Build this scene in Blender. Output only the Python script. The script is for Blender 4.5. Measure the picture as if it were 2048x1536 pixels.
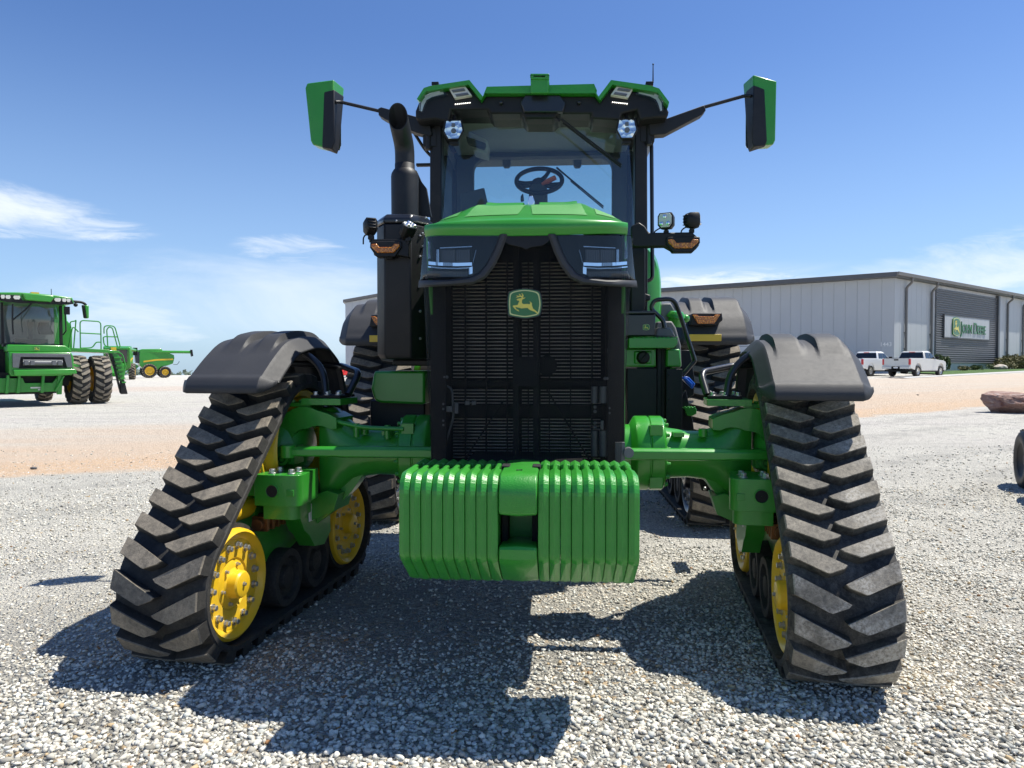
import bpy, bmesh, math, random
import numpy as np
from mathutils import Vector, Matrix
R = math.radians
rng = random.Random(7)
np.random.seed(7)
for o in list(bpy.data.objects):
    bpy.data.objects.remove(o)
SC = bpy.context.scene
COL = SC.collection

# ------------------------------------------------------------------ camera
F, CX, CY = 1420.0, 1024.0, 768.0
CAMP = Vector((0.16, 0.0, 1.45))
YAW, PITCH = R(3.8), math.atan(33 / 1420.0)
_fw = Vector((-math.sin(YAW) * math.cos(PITCH), math.cos(YAW) * math.cos(PITCH), -math.sin(PITCH)))
_rt = Vector((math.cos(YAW), math.sin(YAW), 0))
_up = _rt.cross(_fw)
cd = bpy.data.cameras.new('camera')
cam = bpy.data.objects.new('camera', cd)
COL.objects.link(cam)
cd.sensor_width = 36.0
cd.lens = F / 2048.0 * 36.0
cd.clip_start, cd.clip_end = 0.05, 3000
cam.matrix_world = Matrix(((_rt.x, _up.x, -_fw.x, CAMP.x), (_rt.y, _up.y, -_fw.y, CAMP.y), (_rt.z, _up.z, -_fw.z, CAMP.z), (0, 0, 0, 1)))
SC.camera = cam

# ------------------------------------------------------------------ light
SUN_V = Vector((0.48, 0.19, 1.0)).normalized()
ld = bpy.data.lights.new('sun', 'SUN')
ld.energy = 5.0
ld.angle = R(0.53)
ld.color = (1.0, 0.95, 0.85)
sun = bpy.data.objects.new('sun', ld)
COL.objects.link(sun)
sun.rotation_euler = (-SUN_V).to_track_quat('-Z', 'Y').to_euler()
sun.location = (6, 8, 24)
SC.view_settings.view_transform = 'Standard'
SC.view_settings.look = 'None'
SC.view_settings.exposure = 0.55
SC.view_settings.gamma = 1.0
SC.view_settings.use_curve_mapping = False

wd = bpy.data.worlds.new('World')
SC.world = wd
wd.use_nodes = True
wt = wd.node_tree
wt.nodes.clear()


def nd(t, typ, **kw):
    n = t.nodes.new(typ)
    for k, v in kw.items():
        setattr(n, k, v)
    return n


def mth(t, op, a, b=None, c=None, clamp=False):
    n = nd(t, 'ShaderNodeMath', operation=op, use_clamp=clamp)
    for i, x in enumerate((a, b, c)):
        if x is None:
            continue
        if isinstance(x, (int, float)):
            n.inputs[i].default_value = x
        else:
            t.links.new(x, n.inputs[i])
    return n.outputs[0]


def mixc(t, fac, a, b):
    n = nd(t, 'ShaderNodeMix', data_type='RGBA')
    for s, x in ((n.inputs[0], fac), (n.inputs[6], a), (n.inputs[7], b)):
        if isinstance(x, (int, float)):
            s.default_value = x
        elif isinstance(x, tuple):
            s.default_value = x if len(x) == 4 else (*x, 1)
        else:
            t.links.new(x, s)
    return n.outputs[2]


def ramp(t, x, lo, hi, a=0.0, b=1.0):
    n = nd(t, 'ShaderNodeMapRange', interpolation_type='SMOOTHSTEP')
    t.links.new(x, n.inputs[0])
    n.inputs[1].default_value, n.inputs[2].default_value = lo, hi
    n.inputs[3].default_value, n.inputs[4].default_value = a, b
    return n.outputs[0]


sky = nd(wt, 'ShaderNodeTexSky', sky_type='NISHITA')
sky.sun_disc = False
sky.sun_elevation = math.asin(SUN_V.z)
sky.sun_rotation = math.atan2(SUN_V.x, SUN_V.y)
sky.altitude = 300
sky.air_density, sky.dust_density, sky.ozone_density = 1.0, 0.6, 2.5
tc = nd(wt, 'ShaderNodeTexCoord')
sep = nd(wt, 'ShaderNodeSeparateXYZ')
wt.links.new(tc.outputs['Generated'], sep.inputs[0])
az = mth(wt, 'ARCTAN2', sep.outputs[0], sep.outputs[1])
el = mth(wt, 'ARCSINE', sep.outputs[2])
cmb = nd(wt, 'ShaderNodeCombineXYZ')
wt.links.new(az, cmb.inputs[0])
wt.links.new(mth(wt, 'MULTIPLY', el, 3.6), cmb.inputs[1])


def wnoise(scale, det, rough, off, dist=0.0):
    mp = nd(wt, 'ShaderNodeMapping')
    mp.inputs['Location'].default_value = off
    wt.links.new(cmb.outputs[0], mp.inputs[0])
    n = nd(wt, 'ShaderNodeTexNoise')
    n.inputs['Scale'].default_value = scale
    n.inputs['Detail'].default_value = det
    n.inputs['Roughness'].default_value = rough
    n.inputs['Distortion'].default_value = dist
    wt.links.new(mp.outputs[0], n.inputs[0])
    return n.outputs[0]


def cloud(a0, e0, wa, we, tilt, amt, nz, lo=0.42, hi=0.75):
    """one soft streaky cloud round a direction of the sky (degrees)"""
    da = mth(wt, 'SUBTRACT', az, R(a0))
    de = mth(wt, 'SUBTRACT', mth(wt, 'SUBTRACT', el, R(e0)), mth(wt, 'MULTIPLY', da, tilt))
    q = mth(wt, 'ADD', mth(wt, 'POWER', mth(wt, 'ABSOLUTE', mth(wt, 'DIVIDE', da, R(wa))), 2.0),
            mth(wt, 'POWER', mth(wt, 'ABSOLUTE', mth(wt, 'DIVIDE', de, R(we))), 2.0))
    m = mth(wt, 'SUBTRACT', 1.0, q, clamp=True)
    s = mth(wt, 'ADD', nz, mth(wt, 'MULTIPLY', m, 0.30))
    return mth(wt, 'MULTIPLY', mth(wt, 'MULTIPLY', ramp(wt, s, lo, hi + 0.12), ramp(wt, m, 0.0, 0.45)), amt)


n1 = wnoise(4.0, 9, 0.66, (3.1, 0.7, 0), 1.2)
n2 = wnoise(9.0, 8, 0.66, (0.3, 5.2, 0), 1.4)
n3 = wnoise(2.4, 7, 0.62, (8.3, 2.2, 0), 0.8)
parts = [
    cloud(-40, 10.6, 9.5, 1.8, -0.10, 0.85, n1, 0.50, 0.86),
    cloud(-38, 9.4, 9, 1.1, 0.03, 0.7, n2, 0.52, 0.86),
    cloud(-21, 9.0, 5, 1.3, 0.0, 0.65, n2, 0.52, 0.90),
    cloud(-22, 5.0, 19, 5.0, 0.0, 0.60, n3, 0.46, 0.90),
    cloud(-33, 3.5, 8, 3.5, 0.0, 0.50, n1, 0.48, 0.85),
    cloud(36, 7.9, 13, 1.8, 0.03, 0.6, n2, 0.50, 0.94),
    cloud(32, 6.4, 16, 2.0, 0.02, 0.65, n1, 0.48, 0.88),
    cloud(13, 6.4, 8, 1.4, 0.0, 0.8, n2, 0.46, 0.80),
    cloud(8, 4.5, 30, 4.0, 0.0, 0.45, n3, 0.42, 0.85),
]
acc = parts[0]
for p_ in parts[1:]:
    acc = mth(wt, 'MAXIMUM', acc, p_)
hz = mth(wt, 'MULTIPLY', ramp(wt, el, R(26), R(-2)), 0.52)
hs = nd(wt, 'ShaderNodeHueSaturation')
hs.inputs['Saturation'].default_value = 1.05
hs.inputs['Hue'].default_value = 0.5
wt.links.new(sky.outputs[0], hs.inputs['Color'])
mulc = nd(wt, 'ShaderNodeMix', data_type='RGBA', blend_type='MULTIPLY')
mulc.inputs[0].default_value = 1.0
wt.links.new(hs.outputs[0], mulc.inputs[6])
mulc.inputs[7].default_value = (0.73, 0.89, 1.16, 1)
skc = mixc(wt, hz, mulc.outputs[2], (4.4, 6.3, 8.3))
skc = mixc(wt, acc, skc, (8.0, 8.5, 9.0))
bg = nd(wt, 'ShaderNodeBackground')
bg.inputs[1].default_value = 0.088
wt.links.new(skc, bg.inputs[0])
wo = nd(wt, 'ShaderNodeOutputWorld')
wt.links.new(bg.outputs[0], wo.inputs[0])


# ------------------------------------------------------------------ picture geometry -> places
def ray(u, v):
    return _fw * F + _rt * (u - CX) + _up * (CY - v)


def W(u, v, Y):
    """the world point seen at (u, v) that lies in the plane y = Y"""
    d = ray(u, v)
    t = (Y - CAMP.y) / d.y
    return CAMP + d * t


def W2(u, v, Y):
    p = W(u, v, Y)
    return (p.x, p.z)


def D(u, d, z=0.0):
    """ground-plan point at depth d along the optical axis under picture column u"""
    x = (u - CX) / F * d
    return Vector((CAMP.x + _rt.x * x - math.sin(YAW) * d, CAMP.y + _rt.y * x + math.cos(YAW) * d, z))


# ------------------------------------------------------------------ materials
def base_mat(name):
    m = bpy.data.materials.new(name)
    m.use_nodes = True
    t = m.node_tree
    b = t.nodes['Principled BSDF']
    return m, t, b


def ocoord(t, scale=1.0):
    c = nd(t, 'ShaderNodeTexCoord')
    return c.outputs['Object']


def noise(t, co, scale, det=4, rough=0.55, dist=0.0):
    n = nd(t, 'ShaderNodeTexNoise')
    n.inputs['Scale'].default_value = scale
    n.inputs['Detail'].default_value = det
    n.inputs['Roughness'].default_value = rough
    n.inputs['Distortion'].default_value = dist
    t.links.new(co, n.inputs[0])
    return n.outputs[0]


def bump(t, b, h, strength=0.3, dist=0.01):
    n = nd(t, 'ShaderNodeBump')
    n.inputs['Strength'].default_value = strength
    n.inputs['Distance'].default_value = dist
    t.links.new(h, n.inputs['Height'])
    t.links.new(n.outputs[0], b.inputs['Normal'])


def mat(name, col, rough=0.5, metal=0.0, coat=0.0, var=0.08, vscale=6.0, bmp=0.0, bscale=300.0, dust=0.0, dustcol=(0.35, 0.31, 0.26), spec=0.5):
    m, t, b = base_mat(name)
    co = ocoord(t)
    n = noise(t, co, vscale, 5)
    c1 = tuple(x * (1 - var) for x in col)
    c2 = tuple(min(1, x * (1 + var)) for x in col)
    c = mixc(t, n, c1, c2)
    rv = mth(t, 'ADD', rough - 0.06, mth(t, 'MULTIPLY', noise(t, co, vscale * 3.1, 4), 0.12))
    if dust > 0:
        dn = noise(t, co, 3.3, 8, 0.68, 0.4)
        dm = mth(t, 'MULTIPLY', ramp(t, dn, 0.42, 0.75), dust)
        c = mixc(t, dm, c, dustcol)
        rv = mth(t, 'ADD', rv, mth(t, 'MULTIPLY', dm, 0.4), clamp=True)
    t.links.new(c, b.inputs['Base Color'])
    t.links.new(rv, b.inputs['Roughness'])
    b.inputs['Metallic'].default_value = metal
    b.inputs['Coat Weight'].default_value = coat
    b.inputs['Coat Roughness'].default_value = 0.08
    b.inputs['Specular IOR Level'].default_value = spec
    if bmp > 0:
        bump(t, b, noise(t, co, bscale, 3), bmp, 0.002)
    return m


M = {}
M['green'] = mat('green_paint', (0.030, 0.270, 0.022), 0.32, coat=0.30, var=0.10, dust=0.10, dustcol=(0.22, 0.30, 0.16))
M['castgreen'] = mat('cast_green_paint', (0.026, 0.260, 0.022), 0.36, coat=0.25, var=0.14, vscale=9, bmp=0.75, bscale=150, dust=0.16, dustcol=(0.16, 0.24, 0.11))
M['hoodmesh'] = mat('green_perforated_screen', (0.060, 0.27, 0.050), 0.55, var=0.15, vscale=50, bmp=0.9, bscale=420)
M['yellow'] = mat('yellow_paint', (0.80, 0.50, 0.012), 0.42, coat=0.3, var=0.07, dust=0.22, dustcol=(0.45, 0.34, 0.12), bmp=0.15, bscale=120)
M['black'] = mat('black_plastic', (0.009, 0.0092, 0.010), 0.48, var=0.2, dust=0.03, spec=0.32, bmp=0.12, bscale=500)
M['blackpaint'] = mat('black_paint', (0.010, 0.011, 0.014), 0.30, var=0.2, coat=0.25, dust=0.03)
M['satin'] = mat('charcoal_panel', (0.011, 0.0115, 0.014), 0.50, var=0.15, bmp=0.12, bscale=600, dust=0.03, spec=0.38)
M['fender'] = mat('grey_fender_plastic', (0.030, 0.031, 0.0345), 0.58, var=0.14, vscale=14, bmp=0.45, bscale=420, dust=0.14, dustcol=(0.070, 0.069, 0.068))
M['greyplastic'] = mat('light_grey_plastic', (0.14, 0.14, 0.14), 0.55, var=0.12, bmp=0.2, bscale=600, dust=0.2)
M['dark'] = mat('dark_void', (0.006, 0.006, 0.007), 0.8, var=0.2)  # near-black; also puts the shade of hollows and undersides into colour
M['chrome'] = mat('chrome', (0.75, 0.77, 0.80), 0.12, metal=1.0, var=0.05)
M['steel'] = mat('zinc_steel', (0.50, 0.50, 0.48), 0.36, metal=0.85, var=0.12, vscale=30)
M['dullsteel'] = mat('dull_steel', (0.16, 0.165, 0.17), 0.5, metal=0.6, var=0.2, vscale=12)
M['bronze'] = mat('hydraulic_fitting', (0.22, 0.10, 0.04), 0.4, metal=0.7, var=0.2)
M['finbar'] = mat('radiator_fin', (0.50, 0.45, 0.39), 0.45, metal=0.2, var=0.6, vscale=5)
M['red'] = mat('red_paint', (0.55, 0.02, 0.02), 0.35, coat=0.4)
M['orange'] = mat('orange_lever', (0.55, 0.10, 0.03), 0.5)
M['blue'] = mat('blue_plastic', (0.01, 0.12, 0.55), 0.35, coat=0.2)
M['white'] = mat('white_paint', (0.78, 0.78, 0.76), 0.35, coat=0.5, var=0.04)
M['silver'] = mat('silver_white_paint', (0.62, 0.615, 0.58), 0.34, coat=0.5, var=0.05, dust=0.2, dustcol=(0.5, 0.46, 0.38))
M['headliner'] = mat('headliner_fabric', (0.42, 0.42, 0.38), 0.85, var=0.08)
M['interior'] = mat('interior_grey', (0.055, 0.06, 0.06), 0.7, var=0.1)
M['yelltape'] = mat('yellow_reflector', (0.62, 0.42, 0.03), 0.4, var=0.05)
M['logogreen'] = mat('emblem_green', (0.012, 0.13, 0.02), 0.35, coat=0.4, var=0.15, vscale=40)
M['logoyellow'] = mat('emblem_yellow', (0.70, 0.58, 0.08), 0.4, coat=0.3, var=0.1, vscale=60)
M['logopale'] = mat('emblem_pale_yellow', (0.62, 0.62, 0.26), 0.4, coat=0.3, var=0.1, vscale=60)


def emis(name, col, e):
    m, t, b = base_mat(name)
    b.inputs['Base Color'].default_value = (*col, 1)
    b.inputs['Emission Color'].default_value = (*col, 1)
    b.inputs['Emission Strength'].default_value = e
    return m


M['led'] = emis('lit_led', (1.0, 0.93, 0.85), 2.5)


def rubber(name, dust, dcol, lugtone, lo, hi, patch=None):
    m, t, b = base_mat(name)
    co = ocoord(t)
    big = noise(t, co, 5.5, 8, 0.66, 0.9)
    fine = noise(t, co, 46, 6, 0.74, 0.4)
    sp = noise(t, co, 240, 2, 0.6)
    c = mixc(t, fine, tuple(x * 0.7 for x in lugtone), tuple(x * 1.25 for x in lugtone))
    dm = mth(t, 'MULTIPLY', ramp(t, mth(t, 'ADD', mth(t, 'MULTIPLY', big, 0.6), mth(t, 'MULTIPLY', fine, 0.5)), lo, hi), dust)
    dm = mth(t, 'MULTIPLY', dm, ramp(t, sp, 0.30, 0.55, 0.45, 1.0))
    c = mixc(t, dm, c, dcol)
    if patch:
        pn = noise(t, co, 2.6, 5, 0.6, 0.6)
        sp2 = noise(t, co, 75, 5, 0.75)
        pm = mth(t, 'MULTIPLY', ramp(t, pn, 0.42, 0.64), ramp(t, sp2, 0.34, 0.66))
        c = mixc(t, mth(t, 'MULTIPLY', pm, 0.7), c, patch)
    t.links.new(c, b.inputs['Base Color'])
    b.inputs['Roughness'].default_value = 0.74
    b.inputs['Specular IOR Level'].default_value = 0.35
    bump(t, b, mth(t, 'ADD', fine, mth(t, 'MULTIPLY', sp, 0.6)), 0.45, 0.003)
    return m


M['rubber'] = rubber('track_rubber', 0.55, (0.10, 0.094, 0.083), (0.026, 0.0255, 0.025), 0.42, 0.8)
M['lug'] = rubber('dusty_lug_rubber', 0.9, (0.34, 0.29, 0.22), (0.105, 0.094, 0.077), 0.36, 0.74)
M['lugwhite'] = rubber('chalky_lug_rubber', 0.9, (0.36, 0.32, 0.255), (0.11, 0.10, 0.084), 0.38, 0.74, (0.58, 0.55, 0.49))
M['beltwhite'] = rubber('chalky_track_rubber', 0.75, (0.20, 0.19, 0.165), (0.028, 0.0275, 0.027), 0.40, 0.78)
M['tyre'] = rubber('tyre_rubber', 0.5, (0.11, 0.10, 0.09), (0.022, 0.022, 0.022), 0.45, 0.8)


def glass(name, tint, refl=0.10, edge=0.65, ior=1.45, dirty=0.0):
    m = bpy.data.materials.new(name)
    m.use_nodes = True
    t = m.node_tree
    t.nodes.clear()
    tr = nd(t, 'ShaderNodeBsdfTransparent')
    tr.inputs[0].default_value = (*tint, 1)
    gl = nd(t, 'ShaderNodeBsdfGlossy')
    gl.inputs['Roughness'].default_value = 0.02
    gl.inputs['Color'].default_value = (0.9, 0.95, 1, 1)
    fr = nd(t, 'ShaderNodeFresnel')
    fr.inputs[0].default_value = ior
    mx = nd(t, 'ShaderNodeMixShader')
    t.links.new(mth(t, 'MINIMUM', mth(t, 'ADD', mth(t, 'MULTIPLY', fr.outputs[0], 1.0), refl), 0.95), mx.inputs[0])
    t.links.new(tr.outputs[0], mx.inputs[1])
    t.links.new(gl.outputs[0], mx.inputs[2])
    out = mx.outputs[0]
    if dirty > 0:
        df = nd(t, 'ShaderNodeBsdfDiffuse')
        df.inputs[0].default_value = (0.4, 0.4, 0.37, 1)
        m2 = nd(t, 'ShaderNodeMixShader')
        co = ocoord(t)
        t.links.new(mth(t, 'MULTIPLY', noise(t, co, 4, 6, 0.65), dirty), m2.inputs[0])
        t.links.new(out, m2.inputs[1])
        t.links.new(df.outputs[0], m2.inputs[2])
        out = m2.outputs[0]
    o = nd(t, 'ShaderNodeOutputMaterial')
    t.links.new(out, o.inputs[0])
    return m


M['glass'] = glass('tinted_cab_glass', (0.76, 0.89, 0.87), 0.05, dirty=0.04)
M['sideglass'] = glass('side_glass', (0.72, 0.83, 0.83), 0.03, dirty=0.04)
M['lens'] = glass('clear_lens', (0.88, 0.93, 0.99), 0.022, ior=1.25)
M['darkglass'] = mat('dark_vehicle_glass', (0.012, 0.014, 0.016), 0.06, var=0.1, coat=0.6)


def amberm():
    m, t, b = base_mat('amber_lens')
    co = ocoord(t)
    v = nd(t, 'ShaderNodeTexVoronoi')
    v.inputs['Scale'].default_value = 75
    t.links.new(co, v.inputs[0])
    c = mixc(t, ramp(t, v.outputs[0], 0.1, 0.7), (0.85, 0.30, 0.02), (0.42, 0.11, 0.006))
    t.links.new(c, b.inputs['Base Color'])
    b.inputs['Roughness'].default_value = 0.18
    b.inputs['Coat Weight'].default_value = 0.6
    bump(t, b, v.outputs[0], 0.8, 0.006)
    return m


M['amber'] = amberm()


def screenm():
    """fine perforated grille screen: half holes, half black steel"""
    m = bpy.data.materials.new('perforated_black_screen')
    m.use_nodes = True
    t = m.node_tree
    b = t.nodes['Principled BSDF']
    co = ocoord(t)
    b.inputs['Base Color'].default_value = (0.010, 0.0098, 0.0095, 1)
    b.inputs['Roughness'].default_value = 0.6
    b.inputs['Specular IOR Level'].default_value = 0.15
    tr = nd(t, 'ShaderNodeBsdfTransparent')
    w = nd(t, 'ShaderNodeTexWave', wave_type='BANDS', bands_direction='X')
    w.inputs['Scale'].default_value = 30
    w.inputs['Distortion'].default_value = 2.0
    w.inputs['Detail'].default_value = 2
    t.links.new(co, w.inputs[0])
    mx = nd(t, 'ShaderNodeMixShader')
    t.links.new(mth(t, 'ADD', mth(t, 'MULTIPLY', w.outputs[1], 0.14), 0.52), mx.inputs[0])
    t.links.new(b.outputs[0], mx.inputs[1])
    t.links.new(tr.outputs[0], mx.inputs[2])
    t.links.new(mx.outputs[0], t.nodes['Material Output'].inputs[0])
    return m


M['screen'] = screenm()


def lampface():
    """chrome reflector seen behind a clear lens"""
    m, t, b = base_mat('lamp_reflector')
    co = ocoord(t)
    v = nd(t, 'ShaderNodeTexVoronoi')
    v.inputs['Scale'].default_value = 26
    t.links.new(co, v.inputs[0])
    t.links.new(mixc(t, v.outputs[0], (0.90, 0.91, 0.90), (0.62, 0.64, 0.64)), b.inputs['Base Color'])
    b.inputs['Metallic'].default_value = 0.9
    b.inputs['Roughness'].default_value = 0.16
    bump(t, b, v.outputs[0], 0.55, 0.012)
    return m


M['lamp'] = lampface()
M['lampwhite'] = mat('frosted_lamp', (0.62, 0.62, 0.56), 0.3, var=0.2, vscale=90, coat=0.5)


# ------------------------------------------------------------------ mesh builder
def tag(o, label=None, cat=None, group=None, kind=None):
    if label: o['label'] = label
    if cat: o['category'] = cat
    if group: o['group'] = group
    if kind: o['kind'] = kind
    return o


def thing(name, label, cat, loc=(0, 0, 0), rz=0.0, group=None):
    o = bpy.data.objects.new(name, None)
    COL.objects.link(o)
    o.empty_display_size = 0.2
    o.location = loc
    o.rotation_euler = (0, 0, rz)
    return tag(o, label, cat, group)


class MB:
    ORG = Vector((0, 0, 0))

    def __init__(self):
        self.v, self.f, self.m = [], [], []

    def add(self, verts, faces, mi=0, mx=None):
        n = len(self.v)
        for p in verts:
            p = Vector(p)
            self.v.append(mx @ p if mx is not None else p)
        for f in faces:
            self.f.append(tuple(i + n for i in f))
            self.m.append(mi)
        return self

    def box(self, c, s, mi=0, rot=None, mx=None):
        c = Vector(c)
        hx, hy, hz = s[0] / 2, s[1] / 2, s[2] / 2
        vs = [Vector((x, y, z)) for x in (-hx, hx) for y in (-hy, hy) for z in (-hz, hz)]
        if rot is not None:
            vs = [rot @ p for p in vs]
        vs = [p + c for p in vs]
        return self.add(vs, [(0, 1, 3, 2), (4, 6, 7, 5), (0, 4, 5, 1), (2, 3, 7, 6), (0, 2, 6, 4), (1, 5, 7, 3)], mi, mx)

    def bb(self, x0, x1, y0, y1, z0, z1, mi=0, mx=None):
        return self.box(((x0 + x1) / 2, (y0 + y1) / 2, (z0 + z1) / 2), (abs(x1 - x0), abs(y1 - y0), abs(z1 - z0)), mi, None, mx)

    def prism(self, pts, lo, hi, axis='y', mi=0, mx=None, inset=0.0):
        n = len(pts)
        cx = sum(p[0] for p in pts) / n
        cy = sum(p[1] for p in pts) / n

        def mk(p, h, k=1.0):
            a, b = cx + (p[0] - cx) * k, cy + (p[1] - cy) * k
            return (h, a, b) if axis == 'x' else ((a, h, b) if axis == 'y' else (a, b, h))
        vs = [mk(p, lo) for p in pts] + [mk(p, hi, 1 - inset) for p in pts]
        fs = [tuple(range(n)), tuple(range(2 * n - 1, n - 1, -1))]
        fs += [(i, i + n, (i + 1) % n + n, (i + 1) % n) for i in range(n)]
        return self.add(vs, fs, mi, mx)

    def uvprism(self, uv, Y0, Y1, mi=0):
        """outline seen in the picture, standing at y = Y0 and extruded to y = Y1 (a solid in the world)"""
        return self.prism([W2(u, v, Y0) for u, v in uv], Y0, Y1, 'y', mi)

    def loft(self, rings, mi=0, cap=True, closed=True, mx=None):
        n = len(rings[0])
        vs = [p for r in rings for p in r]
        fs = []
        for k in range(len(rings) - 1):
            for i in range(n if closed else n - 1):
                j = (i + 1) % n
                fs.append((k * n + i, k * n + j, (k + 1) * n + j, (k + 1) * n + i))
        if cap and closed:
            fs.append(tuple(range(n)))
            fs.append(tuple(range((len(rings) - 1) * n, len(rings) * n)))
        return self.add(vs, fs, mi, mx)

    def tube(self, path, r, seg=12, mi=0, mx=None, cap=True):
        path = [Vector(p) for p in path]
        rs = r if isinstance(r, (list, tuple)) else [r] * len(path)
        t0 = (path[1] - path[0]).normalized()
        up = Vector((0, 0, 1)) if abs(t0.z) < 0.9 else Vector((1, 0, 0))
        nrm = t0.cross(up).normalized()
        rings = []
        for i, p in enumerate(path):
            if i == 0: t = path[1] - path[0]
            elif i == len(path) - 1: t = path[-1] - path[-2]
            else: t = (path[i + 1] - p).normalized() + (p - path[i - 1]).normalized()
            t.normalize()
            nrm = (nrm - t * nrm.dot(t)).normalized()
            b = t.cross(nrm)
            rings.append([p + (nrm * math.cos(2 * math.pi * k / seg) + b * math.sin(2 * math.pi * k / seg)) * rs[i] for k in range(seg)])
        return self.loft(rings, mi, cap, True, mx)

    def lathe(self, prof, c, ax, seg=32, mi=0, mx=None, mis=None):
        """prof: (radius, height along ax) pairs"""
        c, ax = Vector(c), Vector(ax).normalized()
        up = Vector((0, 0, 1)) if abs(ax.z) < 0.9 else Vector((1, 0, 0))
        a = ax.cross(up).normalized()
        b = ax.cross(a)
        rings = [[c + ax * h + (a * math.cos(2 * math.pi * k / seg) + b * math.sin(2 * math.pi * k / seg)) * max(r, 1e-4) for k in range(seg)] for r, h in prof]
        for k in range(len(rings) - 1):
            self.loft(rings[k:k + 2], mis[k] if mis else mi, False, True, mx)
        return self

    def cyl(self, p0, p1, r0, r1=None, seg=20, mi=0, mx=None):
        return self.tube([p0, p1], [r0, r0 if r1 is None else r1], seg, mi, mx)

    def ball(self, c, r, seg=12, mi=0, sq=(1, 1, 1), mx=None):
        c = Vector(c)
        rings = []
        for i in range(seg // 2 + 1):
            th = math.pi * i / (seg // 2)
            rr = max(math.sin(th), 1e-3)
            rings.append([c + Vector((math.cos(2 * math.pi * k / seg) * rr * r * sq[0], math.sin(2 * math.pi * k / seg) * rr * r * sq[1], math.cos(th) * r * sq[2])) for k in range(seg)])
        return self.loft(rings, mi, True, True, mx)

    def hexbolt(self, c, ax, r, h, mi=0, mx=None):
        c, ax = Vector(c), Vector(ax).normalized()
        self.lathe([(0, 0), (r * 1.35, 0), (r * 1.35, h * 0.25), (0, h * 0.25)], c, ax, 14, mi, mx)
        self.lathe([(r, h * 0.2), (r, h * 0.9), (r * 0.8, h), (0, h)], c, ax, 6, mi, mx)
        return self

    def build(self, name, mats, parent=None, bevel=0.0, seg=2, ang=38, smooth=True, solid=0.0, subsurf=0):
        if not isinstance(mats, (list, tuple)): mats = [mats]
        me = bpy.data.meshes.new(name)
        og = self.ORG
        me.from_pydata([tuple(p - og) for p in self.v], [], self.f)
        for x in mats: me.materials.append(M[x] if isinstance(x, str) else x)
        me.polygons.foreach_set('material_index', self.m)
        bm = bmesh.new()
        bm.from_mesh(me)
        bmesh.ops.remove_doubles(bm, verts=bm.verts, dist=1e-5)
        bmesh.ops.recalc_face_normals(bm, faces=bm.faces)
        bm.to_mesh(me)
        bm.free()
        if smooth:
            me.polygons.foreach_set('use_smooth', [True] * len(me.polygons))
            me.set_sharp_from_angle(angle=R(ang))
        o = bpy.data.objects.new(name, me)
        COL.objects.link(o)
        if parent is not None: o.parent = parent
        if solid:
            md = o.modifiers.new('thickness', 'SOLIDIFY')
            md.thickness = solid
            md.offset = -1
        if subsurf:
            md = o.modifiers.new('smooth', 'SUBSURF')
            md.levels = md.render_levels = subsurf
        if bevel:
            md = o.modifiers.new('bevel', 'BEVEL')
            md.width, md.segments, md.limit_method, md.angle_limit = bevel, seg, 'ANGLE', R(40)
            md.harden_normals = False
        return o


def fillet(pts, r, n=6):
    """round the corners of a polyline"""
    pts = [Vector(p) for p in pts]
    out = [pts[0]]
    for i in range(1, len(pts) - 1):
        a, b, c = pts[i - 1], pts[i], pts[i + 1]
        d1, d2 = (a - b), (c - b)
        k = min(r, d1.length * 0.45, d2.length * 0.45)
        p0, p1 = b + d1.normalized() * k, b + d2.normalized() * k
        for j in range(n + 1):
            s = j / n
            out.append(p0.lerp(b, s).lerp(b.lerp(p1, s), s))
    out.append(pts[-1])
    return out


def arc2(c, r, a0, a1, n):
    return [(c[0] + r * math.cos(R(a0 + (a1 - a0) * i / n)), c[1] + r * math.sin(R(a0 + (a1 - a0) * i / n))) for i in range(n + 1)]


def uvtube(mb, pts, r, fil=0.06, seg=12, mi=0):
    """tube through picture points (u, v, Y)"""
    mb.tube(fillet([W(*p) for p in pts], fil), r, seg, mi)


def copy_tree(o, parent=None):
    c = o.copy()
    COL.objects.link(c)
    c.parent = parent
    for ch in [x for x in bpy.data.objects if x.parent == o]:
        copy_tree(ch, c)
    return c


# ------------------------------------------------------------------ emblem (a leaping deer in a rounded shield)
DEER = [(500, 605), (560, 575), (640, 560), (690, 545), (740, 548), (825, 525), (775, 580), (720, 600), (700, 640), (693, 720), (720, 772), (775, 790), (900, 782), (985, 795), (1000, 745), (965, 675), (1020, 712), (1068, 775), (1055, 820), (1072, 880), (1102, 970), (1180, 1030), (1265, 1110), (1262, 1180), (1210, 1130), (1150, 1082), (1040, 1042), (960, 1002), (900, 935), (780, 946), (680, 955), (580, 925), (450, 892), (500, 985), (570, 1020), (602, 1078), (520, 1037), (430, 970), (360, 870), (382, 842), (540, 822), (562, 760), (600, 680), (588, 648), (520, 640)]
ANTLER = [(680, 545), (738, 545), (755, 450), (722, 385), (665, 360), (702, 420), (692, 480), (660, 460), (627, 402), (570, 385), (610, 430), (620, 465), (560, 465), (480, 440), (525, 477), (520, 500), (470, 542), (540, 525), (640, 502), (680, 522)]


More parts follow.
